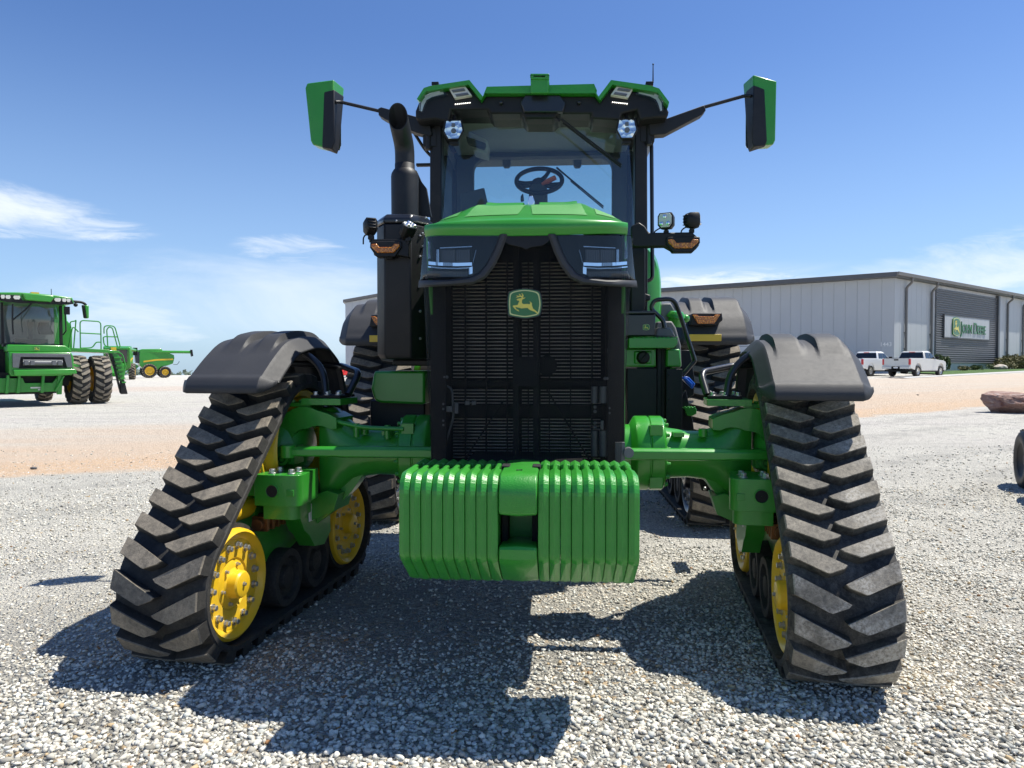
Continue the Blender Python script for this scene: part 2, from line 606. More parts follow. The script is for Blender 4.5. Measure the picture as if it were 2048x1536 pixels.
def shield(k):
    base = [(225, 800), (235, 560), (290, 350), (520, 265), (790, 235), (1050, 265), (1280, 350), (1345, 560), (1370, 780), (1345, 980), (1285, 1180), (1050, 1255), (800, 1290), (550, 1255), (270, 1180), (240, 1000)]
    c = (795, 768)
    # smooth closed curve through the base points
    n = len(base)
    out = []
    for i in range(n):
        p0, p1, p2, p3 = [base[(i + j - 1) % n] for j in range(4)]
        for s in (0.0, 0.33, 0.66):
            q = []
            for a in (0, 1):
                q.append(0.5 * ((2 * p1[a]) + (-p0[a] + p2[a]) * s + (2 * p0[a] - 5 * p1[a] + 4 * p2[a] - p3[a]) * s * s + (-p0[a] + 3 * p1[a] - 3 * p2[a] + p3[a]) * s ** 3))
            out.append((c[0] + (q[0] - c[0]) * k, c[1] + (q[1] - c[1]) * k))
    return out


def emblem(parent, size, mx, name='emblem', rim=True, tall=1.0, depth=0.2):
    """size = half width in metres; mx maps (x right, y depth towards viewer negative, z up)"""
    sc = size / 575.0

    def t2(p):
        return ((p[0] - 795) * sc, -(p[1] - 768) * sc * tall)
    th = size * depth
    mb = MB()
    old = MB.ORG
    if rim:
        mb.prism([t2(p) for p in shield(1.14)], th, -th * 0.2, 'y', 0, mx, 0.03)
    mb.prism([t2(p) for p in shield(1.06)], th * 0.9, -th * 0.35, 'y', 1, mx)
    mb.prism([t2(p) for p in shield(1.0)], th * 0.85, -th * 0.45, 'y', 2, mx)
    mb.prism([t2(p) for p in shield(0.925)], th * 0.8, -th * 0.55, 'y', 1, mx)
    e = mb.build(name, ['blackpaint', 'logogreen', 'logopale'], parent, smooth=False)
    md = MB()
    md.prism([t2(p) for p in DEER], th * 0.5, -th * 0.72, 'y', 0, mx)
    md.prism([t2(p) for p in ANTLER], th * 0.5, -th * 0.70, 'y', 0, mx)
    md.build('leaping_deer', ['logoyellow'], e, smooth=False)
    return e


# ================================================================== the tractor
def belt_path(circ, n_arc=20):
    """outer belt line round circles (s, z, r), counter-clockwise; returns points, normals, cumulative length"""
    pts, nor = [], []
    k = len(circ)
    ang = []
    for i in range(k):
        a, b = circ[i], circ[(i + 1) % k]
        dx, dz = b[0] - a[0], b[1] - a[1]
        L = math.hypot(dx, dz)
        ang.append(math.atan2(dz, dx) - math.acos((a[2] - b[2]) / L))
    for i in range(k):
        a0, a1 = ang[i - 1], ang[i]
        while a1 < a0: a1 += 2 * math.pi
        while a1 - a0 > 2 * math.pi: a1 -= 2 * math.pi
        c = circ[i]
        for j in range(n_arc + 1):
            t = a0 + (a1 - a0) * j / n_arc
            nn = (math.cos(t), math.sin(t))
            pts.append((c[0] + c[2] * nn[0], c[1] + c[2] * nn[1]))
            nor.append(nn)
    # subdivide the straight runs too
    P, N = [], []
    m = len(pts)
    for i in range(m):
        p, q = pts[i], pts[(i + 1) % m]
        L = math.hypot(q[0] - p[0], q[1] - p[1])
        st = max(1, int(L / 0.06))
        for j in range(st):
            s = j / st
            P.append((p[0] + (q[0] - p[0]) * s, p[1] + (q[1] - p[1]) * s))
            nx, nz = nor[i][0] + (nor[(i + 1) % m][0] - nor[i][0]) * s, nor[i][1] + (nor[(i + 1) % m][1] - nor[i][1]) * s
            l = math.hypot(nx, nz)
            N.append((nx / l, nz / l))
    cum = [0.0]
    for i in range(len(P)):
        p, q = P[i], P[(i + 1) % len(P)]
        cum.append(cum[-1] + math.hypot(q[0] - p[0], q[1] - p[1]))
    return P, N, cum


def idler_mesh(r, q0, q1, inn, s, z, bolts=15, full=True):
    """flanged yellow wheel with bolts and rubber rim; q measured towards the machine's middle"""
    mb = MB()
    ax = Vector((inn, 0, 0))
    c = Vector((0, s, z))
    f = q1
    k = r / 0.285
    prof = [(0.0, f + 0.036), (0.040 * k, f + 0.036), (0.060 * k, f + 0.031), (0.067 * k, f + 0.022), (0.071 * k, f - 0.020), (0.080 * k, f - 0.026), (0.112 * k, f - 0.028), (0.122 * k, f - 0.034), (0.130 * k, f - 0.027), (0.200 * k, f - 0.026), (0.225 * k, f - 0.024), (0.240 * k, f - 0.004), (0.258 * k, f + 0.006), (0.272 * k, f - 0.004), (0.278 * k, f - 0.03)]
    mb.lathe(prof, c, ax, 48, 0)
    mb.lathe([(0.278 * k, f - 0.028), (0.300 * k, f - 0.03), (0.300 * k, q0), (0.24 * k, q0), (0.24 * k, q0 + 0.03), (0.05, q0 + 0.03)], c, ax, 48, 1)
    a, b = Vector((0, 1, 0)), Vector((0, 0, 1))
    for i in range(bolts):
        t = 2 * math.pi * (i + 0.3) / bolts
        d = a * math.cos(t) + b * math.sin(t)
        mb.hexbolt(c + d * 0.190 * k + ax * (f - 0.026), ax, 0.0145 * k, 0.026, 2)
    for i in range(6):
        t = 2 * math.pi * (i + 0.15) / 6
        d = a * math.cos(t) + b * math.sin(t)
        mb.hexbolt(c + d * 0.097 * k + ax * (f - 0.027), ax, 0.0075 * k, 0.018, 2)
    mb.hexbolt(c + Vector((0, -0.006, 0.004)) + ax * (f + 0.034), ax, 0.009 * k, 0.014, 2)
    # the second wheel of the pair, outboard of the guide lugs
    mb.lathe([(0.05, -q0 - 0.03), (0.26 * k, -q0 - 0.03), (0.26 * k, -q0), (0.300 * k, -q0), (0.300 * k, -q1), (0.27 * k, -q1), (0.22 * k, -q1 + 0.03), (0.03, -q1 + 0.03)], c, ax, 40, 0, None, [0, 1, 1, 1, 0, 0, 0])
    mb.cyl(c - ax * q0, c + ax * q0, 0.07 * k, seg=20, mi=1)
    return mb


def fender_mesh(path, hw, edge=0.070, humps=((-0.16, -0.03), (0.06, 0.20)), hump_from=0.20, raise_=0.036, nw=81, inn_=1):
    """moulded mudguard: path = (s, z) points along the track, swept across its width with ribs"""
    # resample
    P = [Vector((0, p[0], p[1])) for p in path]
    Q = fillet(P, 0.075, 5)
    n = len(Q)
    cum = [0]
    for i in range(1, n): cum.append(cum[-1] + (Q[i] - Q[i - 1]).length)
    L = cum[-1]
    mb = MB()
    rings = []
    sm = lambda x: max(0, min(1, x)) ** 2 * (3 - 2 * max(0, min(1, x)))
    for i in range(n):
        t = (Q[min(i + 1, n - 1)] - Q[max(i - 1, 0)]).normalized()
        nr = Vector((0, -t.z, t.y))
        if nr.z < 0 and abs(nr.z) > 0.2: nr = -nr
        ring = []
        f = cum[i] / L
        for j in range(nw):
            w = (j / (nw - 1) * 2 - 1)
            aw = abs(w)
            dz = -edge * max(0.0, (aw - 0.76) / 0.24)
            ww = w * hw
            # stiffening lip along the lower ends
            end = cum[i]
            lip = -0.012 * (1 - sm((end - 0.085) / 0.03))
            up = 0.0
            for (a, b) in humps:
                lead = 0.05 if inn_ > 0 else 0.014
                trail = 0.014 if inn_ > 0 else 0.05
                m = sm((ww - a) / lead + 0.5) * sm((b - ww) / trail + 0.5)
                up = max(up, m * raise_ * sm((f - hump_from) / 0.12) * sm((0.93 - f) / 0.05))
            rnd = 0.075 * (max(0.0, (aw - 0.72) / 0.28) ** 2) * (max(0.0, 1 - cum[i] / 0.16) - max(0.0, 1 - (L - cum[i]) / 0.16))
            ring.append(Q[i] + Vector((ww, 0, 0)) + t * rnd + nr * (dz - lip + up))
        rings.append(ring)
    mb.loft(rings, 0, False, False)
    return mb


def track_unit(root, name, x, y, rz, inn, P):
    part = None
    org = MB.ORG
    MB.ORG = Vector((0, 0, 0))
    hw = P['w'] / 2
    th, lh = 0.030, P['lug']
    circ_in = P['circ']                       # drive, front idler, rear idler: (s, z, r of belt inside)
    circ = [(s, z, r + th) for s, z, r in circ_in]
    pts, nor, cum = belt_path(circ)
    L = cum[-1]
    n = len(pts)

    def at(p):
        p = p % L
        lo, hi = 0, n
        while hi - lo > 1:
            mid = (lo + hi) // 2
            if cum[mid] <= p: lo = mid
            else: hi = mid
        f = (p - cum[lo]) / max(1e-9, cum[lo + 1] - cum[lo])
        a, b = pts[lo], pts[(lo + 1) % n]
        na, nb = nor[lo], nor[(lo + 1) % n]
        return ((a[0] + (b[0] - a[0]) * f, a[1] + (b[1] - a[1]) * f), (na[0] + (nb[0] - na[0]) * f, na[1] + (nb[1] - na[1]) * f))

    # ---- undercarriage frame = the part itself
    fr = MB()
    if P['front']:
        # pivot block at the front of the frame, with its bolts and a near-black disc for the bore's shade
        by, bz = P['block']

        def blk(q0, q1, s0, s1, z0, z1, mi=0):
            fr.bb(min(q0 * inn, q1 * inn), max(q0 * inn, q1 * inn), s0, s1, z0, z1, mi)

        def rblk(q0, q1, s0, s1, z0, z1, r, mi=0):
            pts_ = [(q0, s0)] + [(q1 - r + r * math.cos(R(a_)), s0 + r + r * math.sin(R(a_))) for a_ in (-90, -60, -30, 0)] + [(q1 - r * 0.7, s1), (q0, s1)]
            fr.prism([(q * inn, s_) for q, s_ in pts_], z0, z1, 'z', mi)
        rblk(0.16, 0.415, by, by + 0.30, bz, bz + 0.165, 0.05)
        rblk(0.20, 0.395, by + 0.02, by + 0.25, bz - 0.075, bz, 0.05)
        rblk(0.02, 0.17, by + 0.03, by + 0.34, bz + 0.045, bz + 0.135, 0.01)
        blk(0.345, 0.385, by - 0.006, by + 0.02, bz + 0.055, bz + 0.09)
        for q in (0.235, 0.345):
            for s_ in (0.055, 0.135):
                fr.hexbolt((q * inn, by + s_, bz + 0.165), (0, 0, 1), 0.017, 0.026, 1)
        fr.lathe([(0.038, 0.0), (0.036, -0.006), (0.032, -0.006), (0.031, -0.003), (0.001, -0.002)], (0.262 * inn, by, bz + 0.080), (0, 1, 0), 24, 0, None, [0, 0, 2, 2])
        # tensioner: yellow barrel, bronze fittings, bent yellow guard
        fr.cyl((0.06 * inn, by - 0.12, bz - 0.03), (0.06 * inn, by + 0.40, bz - 0.03), 0.055, seg=18, mi=4)
        fr.cyl((0.16 * inn, by + 0.02, bz - 0.11), (0.16 * inn, by + 0.42, bz - 0.11), 0.032, seg=16, mi=3)
        for i_ in range(5):
            blk(0.115, 0.205, by + 0.05 + 0.06 * i_, by + 0.075 + 0.06 * i_, bz - 0.15, bz - 0.07, 3)
        blk(0.02, 0.16, by + 0.01, by + 0.18, bz + 0.148, bz + 0.156, 1)
        fr.tube(fillet([(0.16 * inn, by + 0.10, bz + 0.14), (0.15 * inn, by + 0.08, bz + 0.24), (0.13 * inn, by + 0.18, bz + 0.42)], 0.1), 0.008, 8, 4)
        blk(0.06, 0.135, by + 0.10, by + 0.20, bz + 0.14, bz + 0.36, 4)
        # beam between the idlers and the swing plate behind the block
        poly = [(by + 0.12, bz + 0.02), (by + 0.44, bz + 0.06), (0.22, 0.66), (0.60, 0.50), (0.66, 0.36), (0.45, 0.33), (0.20, 0.42), (-0.02, 0.36), (-0.30, 0.36), (-0.60, 0.33), (-0.68, 0.37), (-0.58, 0.45), (-0.46, 0.52)]
        fr.prism(poly, 0.00 * inn, 0.115 * inn, 'x', 0)
        poly2 = [(by + 0.20, bz - 0.05), (by + 0.26, bz + 0.10), (by + 0.46, bz + 0.12), (0.06, 0.66), (0.16, 0.58), (0.17, 0.44), (0.08, 0.38), (-0.05, 0.40), (-0.12, 0.48), (-0.18, 0.52)]
        fr.prism(poly2, 0.20 * inn, 0.30 * inn, 'x', 0)
        blk(0.30, 0.306, -0.13, -0.06, 0.56, 0.66, 5)
        # final drive housing, upper arm and lower arm of the knuckle
        cz = circ[0][1]
        fr.lathe([(0.0, 0.24), (0.09, 0.24), (0.13, 0.22), (0.17, 0.17), (0.20, 0.10), (0.205, 0.02)], (0, circ[0][0], cz), (inn, 0, 0), 32, 0)
        arm = [(0.10, 1.06)] + arc2((0.27, 1.06), 0.165, 170, 60, 8) + [(0.42, 1.185), (0.47, 1.16), (0.47, 1.10)] + arc2((0.36, 0.98), 0.135, 60, 120, 5) + arc2((0.27, 1.02), 0.075, 90, 190, 6)
        fr.prism([(q * inn, z_) for q, z_ in arm], -0.12, 0.12, 'y', 0)
        low = [(0.12, 0.70), (0.12, 0.62), (0.30, 0.56), (0.44, 0.62), (0.47, 0.72), (0.40, 0.74), (0.30, 0.70), (0.20, 0.72)]
        fr.prism([(q * inn, z_) for q, z_ in low], -0.10, 0.12, 'y', 0)
        fr.cyl((0.40 * inn, 0.03, 0.68), (0.40 * inn, 0.03, 1.16), 0.055, seg=20, mi=2)  # kingpin in near-black: the shade of the hollow is in its colour
        # port block on the housing
        blk(0.14, 0.25, -0.20, -0.08, 0.90, 1.00)
        fr.cyl((0.20 * inn, -0.25, 0.935), (0.20 * inn, -0.15, 0.935), 0.036, seg=18, mi=0)
        fr.lathe([(0.020, 0), (0.020, 0.004), (0.011, 0.004), (0.011, 0.02), (0.001, 0.02)], (0.20 * inn, -0.254, 0.935), (0, 1, 0), 16, 2)
        # plate that carries the mudguard tubes
        q0, q1 = 0.155, 0.50
        fr.bb(min(0.26 * inn, q1 * inn), max(0.26 * inn, q1 * inn), -0.13, 0.12, 1.235, 1.272, 0)
        fr.bb(min(0.10 * inn, 0.30 * inn), max(0.10 * inn, 0.30 * inn), -0.10, 0.10, 1.222, 1.245, 0)
        for i in range(3):
            fr.cyl(((0.13 + 0.05 * i) * inn, -0.07, 1.245), ((0.13 + 0.05 * i) * inn, -0.07, 1.262), 0.014, seg=6)
        for i in range(6):
            fr.hexbolt(((0.33 + 0.055 * (i % 3) * 1.25) * inn, -0.09 + 0.17 * (i // 3), 1.29), (0, 0, 1), 0.014, 0.022, 1)
        fr.bb(min(0.31 * inn, 0.49 * inn), max(0.31 * inn, 0.49 * inn), -0.115, 0.10, 1.275, 1.29, 2)
    else:
        poly = [(-0.75, 0.36), (-0.70, 0.46), (-0.2, 0.72), (0.0, 1.1), (0.15, 1.1), (0.3, 0.72), (0.75, 0.46), (0.8, 0.34), (0.4, 0.30), (-0.4, 0.30)]
        fr.prism(poly, -0.06, 0.06, 'x', 0)
        fr.cyl((0, circ[0][0], circ[0][1]), (0.5 * inn, circ[0][0], circ[0][1]), 0.22, seg=24, mi=0)
    part = fr.build(name, ['castgreen', 'steel', 'dark', 'bronze', 'yellow', 'white'], root, bevel=0.008)

    # ---- belt
    bl = MB()
    rings = []
    for p, q in zip(pts, nor):
        ip = (p[0] - q[0] * th, p[1] - q[1] * th)
        c = 0.008
        rings.append([(-hw, p[0] - q[0] * c, p[1] - q[1] * c), (-hw + c, p[0], p[1]), (hw - c, p[0], p[1]), (hw, p[0] - q[0] * c, p[1] - q[1] * c), (hw, ip[0], ip[1]), (-hw, ip[0], ip[1])])
    rings.append(rings[0])
    bl.loft(rings, 0, False, True)
    nl = int(round(L / P['pitch']))
    pitch = L / nl
    kk = hw / 0.23
    # parallelogram lug with its point near the middle of the belt; (across, along)
    poly = [(hw - 0.004, 0.000), (0.150 * kk, 0.030), (0.070 * kk, 0.066), (-0.012, 0.104), (0.002, 0.117), (0.066 * kk, 0.139), (0.080 * kk, 0.136), (0.150 * kk, 0.106), (hw - 0.004, 0.077)]
    poly = [(w, p * pitch / 0.136 * 1.0) for w, p in poly]
    gouge = random.Random(P['seed'])
    for i in range(nl):
        for side in (1, -1):
            p0 = (i + (0.5 if side * inn < 0 else 0)) * pitch + P['off']
            cw, cp = sum(a for a, b in poly) / len(poly), sum(b for a, b in poly) / len(poly)
            bot, top, mid = [], [], []
            wear = gouge.uniform(-0.003, 0.001)
            for (w, p) in poly:
                edge_ = w > hw - 0.01
                (s, z), (ns, nz) = at(p0 + p)
                bot.append((w * side, s - ns * 0.004, z - nz * 0.004))
                (s, z), (ns, nz) = at(p0 + cp + (p - cp) * 0.95)
                ww = w - 0.009 if edge_ else cw + (w - cw) * 0.98
                h = lh - 0.006 + wear
                mid.append((ww * side, s + ns * h, z + nz * h))
                (s, z), (ns, nz) = at(p0 + cp + (p - cp) * 0.92)
                ww = w - 0.015 if edge_ else cw + (w - cw) * 0.955
                h = lh + wear
                top.append((ww * side, s + ns * h, z + nz * h))
            m = len(poly)
            fs = [(k, (k + 1) % m, m + (k + 1) % m, m + k) for k in range(m)]
            bl.add(bot + mid, fs, 0)
            fs = [(k, (k + 1) % m, m + (k + 1) % m, m + k) for k in range(m)] + [tuple(range(m, 2 * m))]
            bl.add(mid + top, fs, 1)
    bl.build('track_belt', ['beltwhite' if P['lugmat'] == 'lugwhite' else 'rubber', P['lugmat']], part, ang=30)
    # ---- wheels
    for (s, z, r) in circ_in[1:]:
        idler_mesh(r * 0.985 if P['front'] else r * 0.985, 0.035, hw - 0.035, inn, s, z, 15).build('idler_wheel', ['yellow' if P['front'] else 'blackpaint', 'rubber', 'steel'], part, ang=30)  # rear idlers black: the shade they stand in is put into the paint
    s, z, r = circ_in[0]
    dw = MB()
    dw.lathe([(0.05, 0.02), (r * 0.55, 0.02), (r * 0.62, 0.05), (r * 0.80, 0.05), (r * 0.86, hw - 0.05), (r * 0.95, hw - 0.03), (r * 0.99, hw - 0.05), (r * 0.99, -hw + 0.05), (r * 0.86, -hw + 0.04), (r * 0.6, -0.04), (0.05, -0.04)], (0, s, z), (inn, 0, 0), 48, 0)
    for i in range(10):
        t = 2 * math.pi * i / 10
        dw.hexbolt((0.05 * inn, s + r * 0.71 * math.cos(t), z + r * 0.71 * math.sin(t)), (inn, 0, 0), 0.014, 0.02, 1)
    dw.build('drive_wheel', ['yellow', 'steel'], part)
    for (s, z, r) in P['rollers']:
        ro = MB()
        for q0, q1 in ((0.045, hw - 0.04), (-hw + 0.04, -0.045)):
            ro.lathe([(0.02, q0 + 0.02), (r * 0.6, q0 + 0.02), (r * 0.75, q0), (r * 0.97, q0), (r, q0 + 0.012), (r, q1 - 0.012), (r * 0.97, q1), (r * 0.74, q1), (r * 0.68, q1 - 0.03), (r * 0.42, q1 - 0.035), (r * 0.36, q1 - 0.005), (r * 0.2, q1), (0.001, q1)], (0, s, z), (inn, 0, 0), 40, 0)
        ro.cyl((-0.05, s, z), (0.05, s, z), 0.05, seg=16, mi=0)
        ro.build('roller_wheel', ['rubber'], part)
    # ---- mudguard and its tubes
    fe = fender_mesh(P['fender'], P['fhw'], inn_=inn, **P.get('fkw', {}))
    fo = fe.build('fender', ['fender'], part, solid=0.014, ang=26)
    fo.location = P['foff']
    if P['front']:
        tb = MB()
        tb.tube(fillet([(0.40 * inn, -0.10, 1.22), (0.37 * inn, -0.06, 1.44), (0.20 * inn, -0.03, 1.565), (-0.14 * inn, -0.02, 1.565)], 0.12), 0.021, 14)
        tb.tube(fillet([(0.49 * inn, 0.00, 1.29), (0.52 * inn, 0.10, 1.42), (0.30 * inn, 0.35, 1.46), (-0.10 * inn, 0.34, 1.48)], 0.06), 0.021, 14)
        tb.build('fender_bracket', ['blackpaint'], part)
    part.location = Vector((x, y, 0)) - org
    part.rotation_euler = (0, 0, rz)
    MB.ORG = org
    return part


T_ORG = Vector((0, 4.6, 0))
tractor = thing('tracked_tractor', 'large green farm tractor on four rubber tracks, seen head-on with black cab and mirrors', 'tractor', T_ORG)
MB.ORG = T_ORG

# ---- four tracks
ffront = [(-0.520, 1.335), (-0.485, 1.415), (-0.36, 1.515), (-0.20, 1.620), (0.03, 1.660), (0.26, 1.655), (0.43, 1.56), (0.53, 1.40), (0.62, 1.10)]
FRONT = dict(front=True, w=0.47, circ=[(0.02, 0.985, 0.345), (-0.70, 0.366, 0.290), (0.70, 0.366, 0.290)], lug=0.058, pitch=0.142, rollers=[(-0.16, 0.242, 0.166), (0.21, 0.242, 0.166)], block=(-0.47, 0.715), fender=ffront, fhw=0.275, foff=(0, 0, -0.022), lugmat='lug', off=0.03, seed=3)
TH = R(-6.3)
track_unit(tractor, 'front_track', -1.565, 4.15, TH, 1, dict(FRONT, fkw=dict(humps=((-0.135, -0.02), (0.05, 0.165)))))
track_unit(tractor, 'front_track', 1.50, 4.11, TH, -1, dict(FRONT, lugmat='lugwhite', off=0.06, seed=9, foff=(0, 0, -0.05), fkw=dict(humps=((-0.165, -0.02), (0.05, 0.195)))))
frear = [(-0.68, 1.665), (-0.645, 1.80), (-0.52, 1.97), (-0.30, 2.10), (0.1, 2.15), (0.5, 2.05), (0.8, 1.8)]
REAR = dict(front=False, w=0.66, circ=[(0.10, 1.38, 0.42), (-0.90, 0.42, 0.345), (0.95, 0.42, 0.345)], lug=0.05, pitch=0.150, rollers=[(-0.3, 0.27, 0.19), (0.2, 0.27, 0.19)], fender=frear, fhw=0.395, foff=(0, 0, 0), lugmat='lug', off=0.02, seed=5)
for sx in (-1, 1):
    tr = track_unit(tractor, 'rear_track', sx * 1.64, 7.55, 0, -sx, dict(REAR, foff=(0, 0, 0), seed=sx + 20, fkw=dict(humps=((-0.2, -0.05), (0.03, 0.30)), raise_=0.045, edge=0.10)))
    MB.ORG = Vector((0, 0, 0))
    yl = MB()
    yl.bb(-0.25, 0.05, -0.715, -0.70, 1.70, 1.765) if sx > 0 else yl.bb(-0.05, 0.25, -0.715, -0.70, 1.70, 1.765)
    yl.build('yellow_reflector', ['yelltape'], tr, bevel=0.003)
    am = MB()
    cx = -0.09 * sx
    am.prism([(cx - 0.13, 1.95), (cx - 0.085, 1.95), (cx - 0.07, 1.935), (cx + 0.07, 1.935), (cx + 0.085, 1.95), (cx + 0.13, 1.95), (cx + 0.075, 1.865), (cx - 0.075, 1.865)], -0.705, -0.60, 'y')
    am.build('marker_light', ['amber'], tr, bevel=0.004)
    ah = MB()
    ah.prism([(cx - 0.15, 1.85), (cx - 0.13, 1.965), (cx + 0.15, 1.97), (cx + 0.16, 1.90), (cx + 0.10, 1.85)], -0.685, -0.40, 'y')
    ah.build('light_recess', ['black'], tr, bevel=0.01)
    MB.ORG = T_ORG

# ---- chassis, belly and axles
ch = MB()
ch.bb(-0.34, 0.34, 3.76, 7.6, 0.72, 1.30)
ch.bb(-0.40, 0.40, 4.6, 7.9, 1.2, 1.75)
ch.bb(-0.27, 0.27, 3.15, 3.7, 0.70, 1.02)
ch.cyl((-1.3, 7.6, 1.36), (1.3, 7.6, 1.36), 0.2, seg=24)
ch.build('chassis', ['dark'], tractor)

for sx in (-1, 1):
    ax = MB()
    def ring(x, ry, rz_, zc, yc=4.16, n=24, p=2.0):
        out = []
        for k in range(n):
            t = 2 * math.pi * k / n
            c_, s_ = math.cos(t), math.sin(t)
            out.append((x * sx, yc + ry * math.copysign(abs(c_) ** (2 / p), c_), zc + rz_ * math.copysign(abs(s_) ** (2 / p), s_)))
        return out
    ax.lathe([(0.0, 0.30), (0.16, 0.30), (0.16, 0.60)], (0, 4.16, 0.96), (sx, 0, 0), 36)
    ax.lathe([(0.155, 0.56), (0.21, 0.59), (0.215, 0.60), (0.215, 0.665), (0.208, 0.668), (0.208, 0.675), (0.215, 0.678), (0.215, 0.745), (0.205, 0.755), (0.14, 0.758)], (0, 4.16, 0.955), (sx, 0, 0), 48)
    for i in range(14):
        t = 2 * math.pi * (i + 0.5) / 14
        ax.hexbolt((0.755 * sx, 4.16 + 0.187 * math.cos(t), 0.955 + 0.187 * math.sin(t)), (sx, 0, 0), 0.012, 0.024)
    for t in (-2.5, -0.75, 0.75, 2.6):
        ax.box((0.70 * sx, 4.16 + 0.215 * math.cos(t + 3.14), 0.955 + 0.215 * math.sin(t + 3.14)), (0.07, 0.05, 0.06))
    ax.loft([ring(0.74, 0.155, 0.155, 0.955), ring(0.80, 0.145, 0.145, 0.955), ring(0.90, 0.13, 0.135, 0.95), ring(0.98, 0.125, 0.14, 0.945), ring(1.05, 0.125, 0.165, 0.945), ring(1.11, 0.125, 0.215, 0.945, p=2.4), ring(1.16, 0.12, 0.262, 0.945, p=3), ring(1.20, 0.115, 0.275, 0.945, p=4), ring(1.24, 0.10, 0.275, 0.945, p=4)])
    ax.prism([(0.99, 0.82), (1.06, 0.72), (1.17, 0.60), (1.30, 0.50), (1.30, 0.62), (1.24, 0.72), (1.20, 0.84)][::1] if sx > 0 else [(-a, b) for a, b in [(0.99, 0.82), (1.06, 0.72), (1.17, 0.60), (1.30, 0.50), (1.30, 0.62), (1.24, 0.72), (1.20, 0.84)]], 4.10, 4.24, 'y')
    ax.cyl((0.97 * sx, 4.06, 1.06), (0.97 * sx, 4.06, 1.105), 0.025, seg=14)
    ax.bb(min(0.80 * sx, 0.86 * sx), max(0.80 * sx, 0.86 * sx), 4.02, 4.1, 1.06, 1.085)
    if sx < 0:
        ax.tube(fillet([(-1.16, 4.02, 1.165), (-1.10, 4.00, 1.135), (-0.95, 3.99, 1.105), (-0.72, 3.98, 1.10)], 0.06), 0.013, 10)
        ax.cyl((-1.0, 4.0, 1.05), (-1.0, 4.0, 1.13), 0.018, seg=10)
        ax.cyl((-0.82, 4.0, 1.04), (-0.82, 4.0, 1.12), 0.018, seg=10)
    ax.build('axle_housing', ['green'], tractor, bevel=0.005, ang=40)

for sx in (-1, 1):
    sb = MB()
    sec = [(-0.03, -0.024), (-0.018, -0.030), (0.018, -0.030), (0.03, -0.024), (0.03, 0.018), (0.02, 0.032), (-0.012, 0.032), (-0.03, 0.016)]
    sb.loft([[(x * sx, 3.84 + a * k, 0.985 + b * k) for a, b in sec] for x, k in ((0.50, 1), (1.02, 1), (1.06, 0.9), (1.36, 0.85))])
    sb.cyl((1.34 * sx, 3.84, 0.95), (1.34 * sx, 3.84, 1.02), 0.04, seg=18)
    sb.build('steering_bar', ['green'], tractor, bevel=0.004)

# ---- suitcase weights
def weight_profile(top=1.035, y0=2.75):
    p = [(3.22, 0.54), (3.22, top - 0.01), (3.20, top)]
    p += arc2((y0 + 0.085, top - 0.085), 0.085, 90, 180, 8)
    p += arc2((y0 + 0.06, 0.722), 0.06, 180, 225, 4)
    p += [(2.95, 0.56), (3.00, 0.540)]
    return p


def shrink(p, k):
    """offset a closed outline inwards by k"""
    n = len(p)
    area = sum(p[i][0] * p[(i + 1) % n][1] - p[(i + 1) % n][0] * p[i][1] for i in range(n))
    sg = 1 if area > 0 else -1
    out = []
    k0 = k
    for i in range(n):
        k = k0 * (0.35 if p[i][1] < 0.60 and k0 > 0.009 else 1.0)
        a, b, c = Vector(p[i - 1]), Vector(p[i]), Vector(p[(i + 1) % n])
        d1, d2 = (b - a).normalized(), (c - b).normalized()
        n1, n2 = Vector((-d1.y, d1.x)) * sg, Vector((-d2.y, d2.x)) * sg
        m = (n1 + n2)
        m = m / max(0.35, m.dot(n1)) if m.length > 1e-6 else n1
        q = b + m * k
        out.append((q.x, q.y))
    return out


wp = weight_profile()
# cut the carrying notch into the top edge
notch = [(3.085, 1.035), (3.075, 0.985), (3.055, 0.972), (2.985, 0.972), (2.965, 0.985), (2.955, 1.035)]
wprof = wp[:3] + notch + wp[3:]
PITCH = (0.472 - 0.078) / 9


def make_weight():
    t = PITCH - 0.0015
    mb = MB()
    secs = [(-t / 2, 0.0120), (-t / 2 + 0.0015, 0.0096), (-0.0005, 0.0), (t / 2 - 0.0015, 0.0096), (t / 2, 0.0120)]
    mb.loft([[(x, a, b) for a, b in shrink(wprof, k)] for x, k in secs])
    # the handle that bridges the notch
    g = [(2.93, 1.028), (2.965, 1.034), (3.02, 1.033), (3.075, 1.034), (3.11, 1.028), (3.11, 0.985), (3.05, 1.003), (2.99, 1.003), (2.93, 0.985)]
    mb.loft([[(x, a, b) for a, b in shrink(g, k)] for x, k in ((-t * 0.24, 0.004), (-t * 0.14, 0), (t * 0.14, 0), (t * 0.24, 0.004))])
    return mb


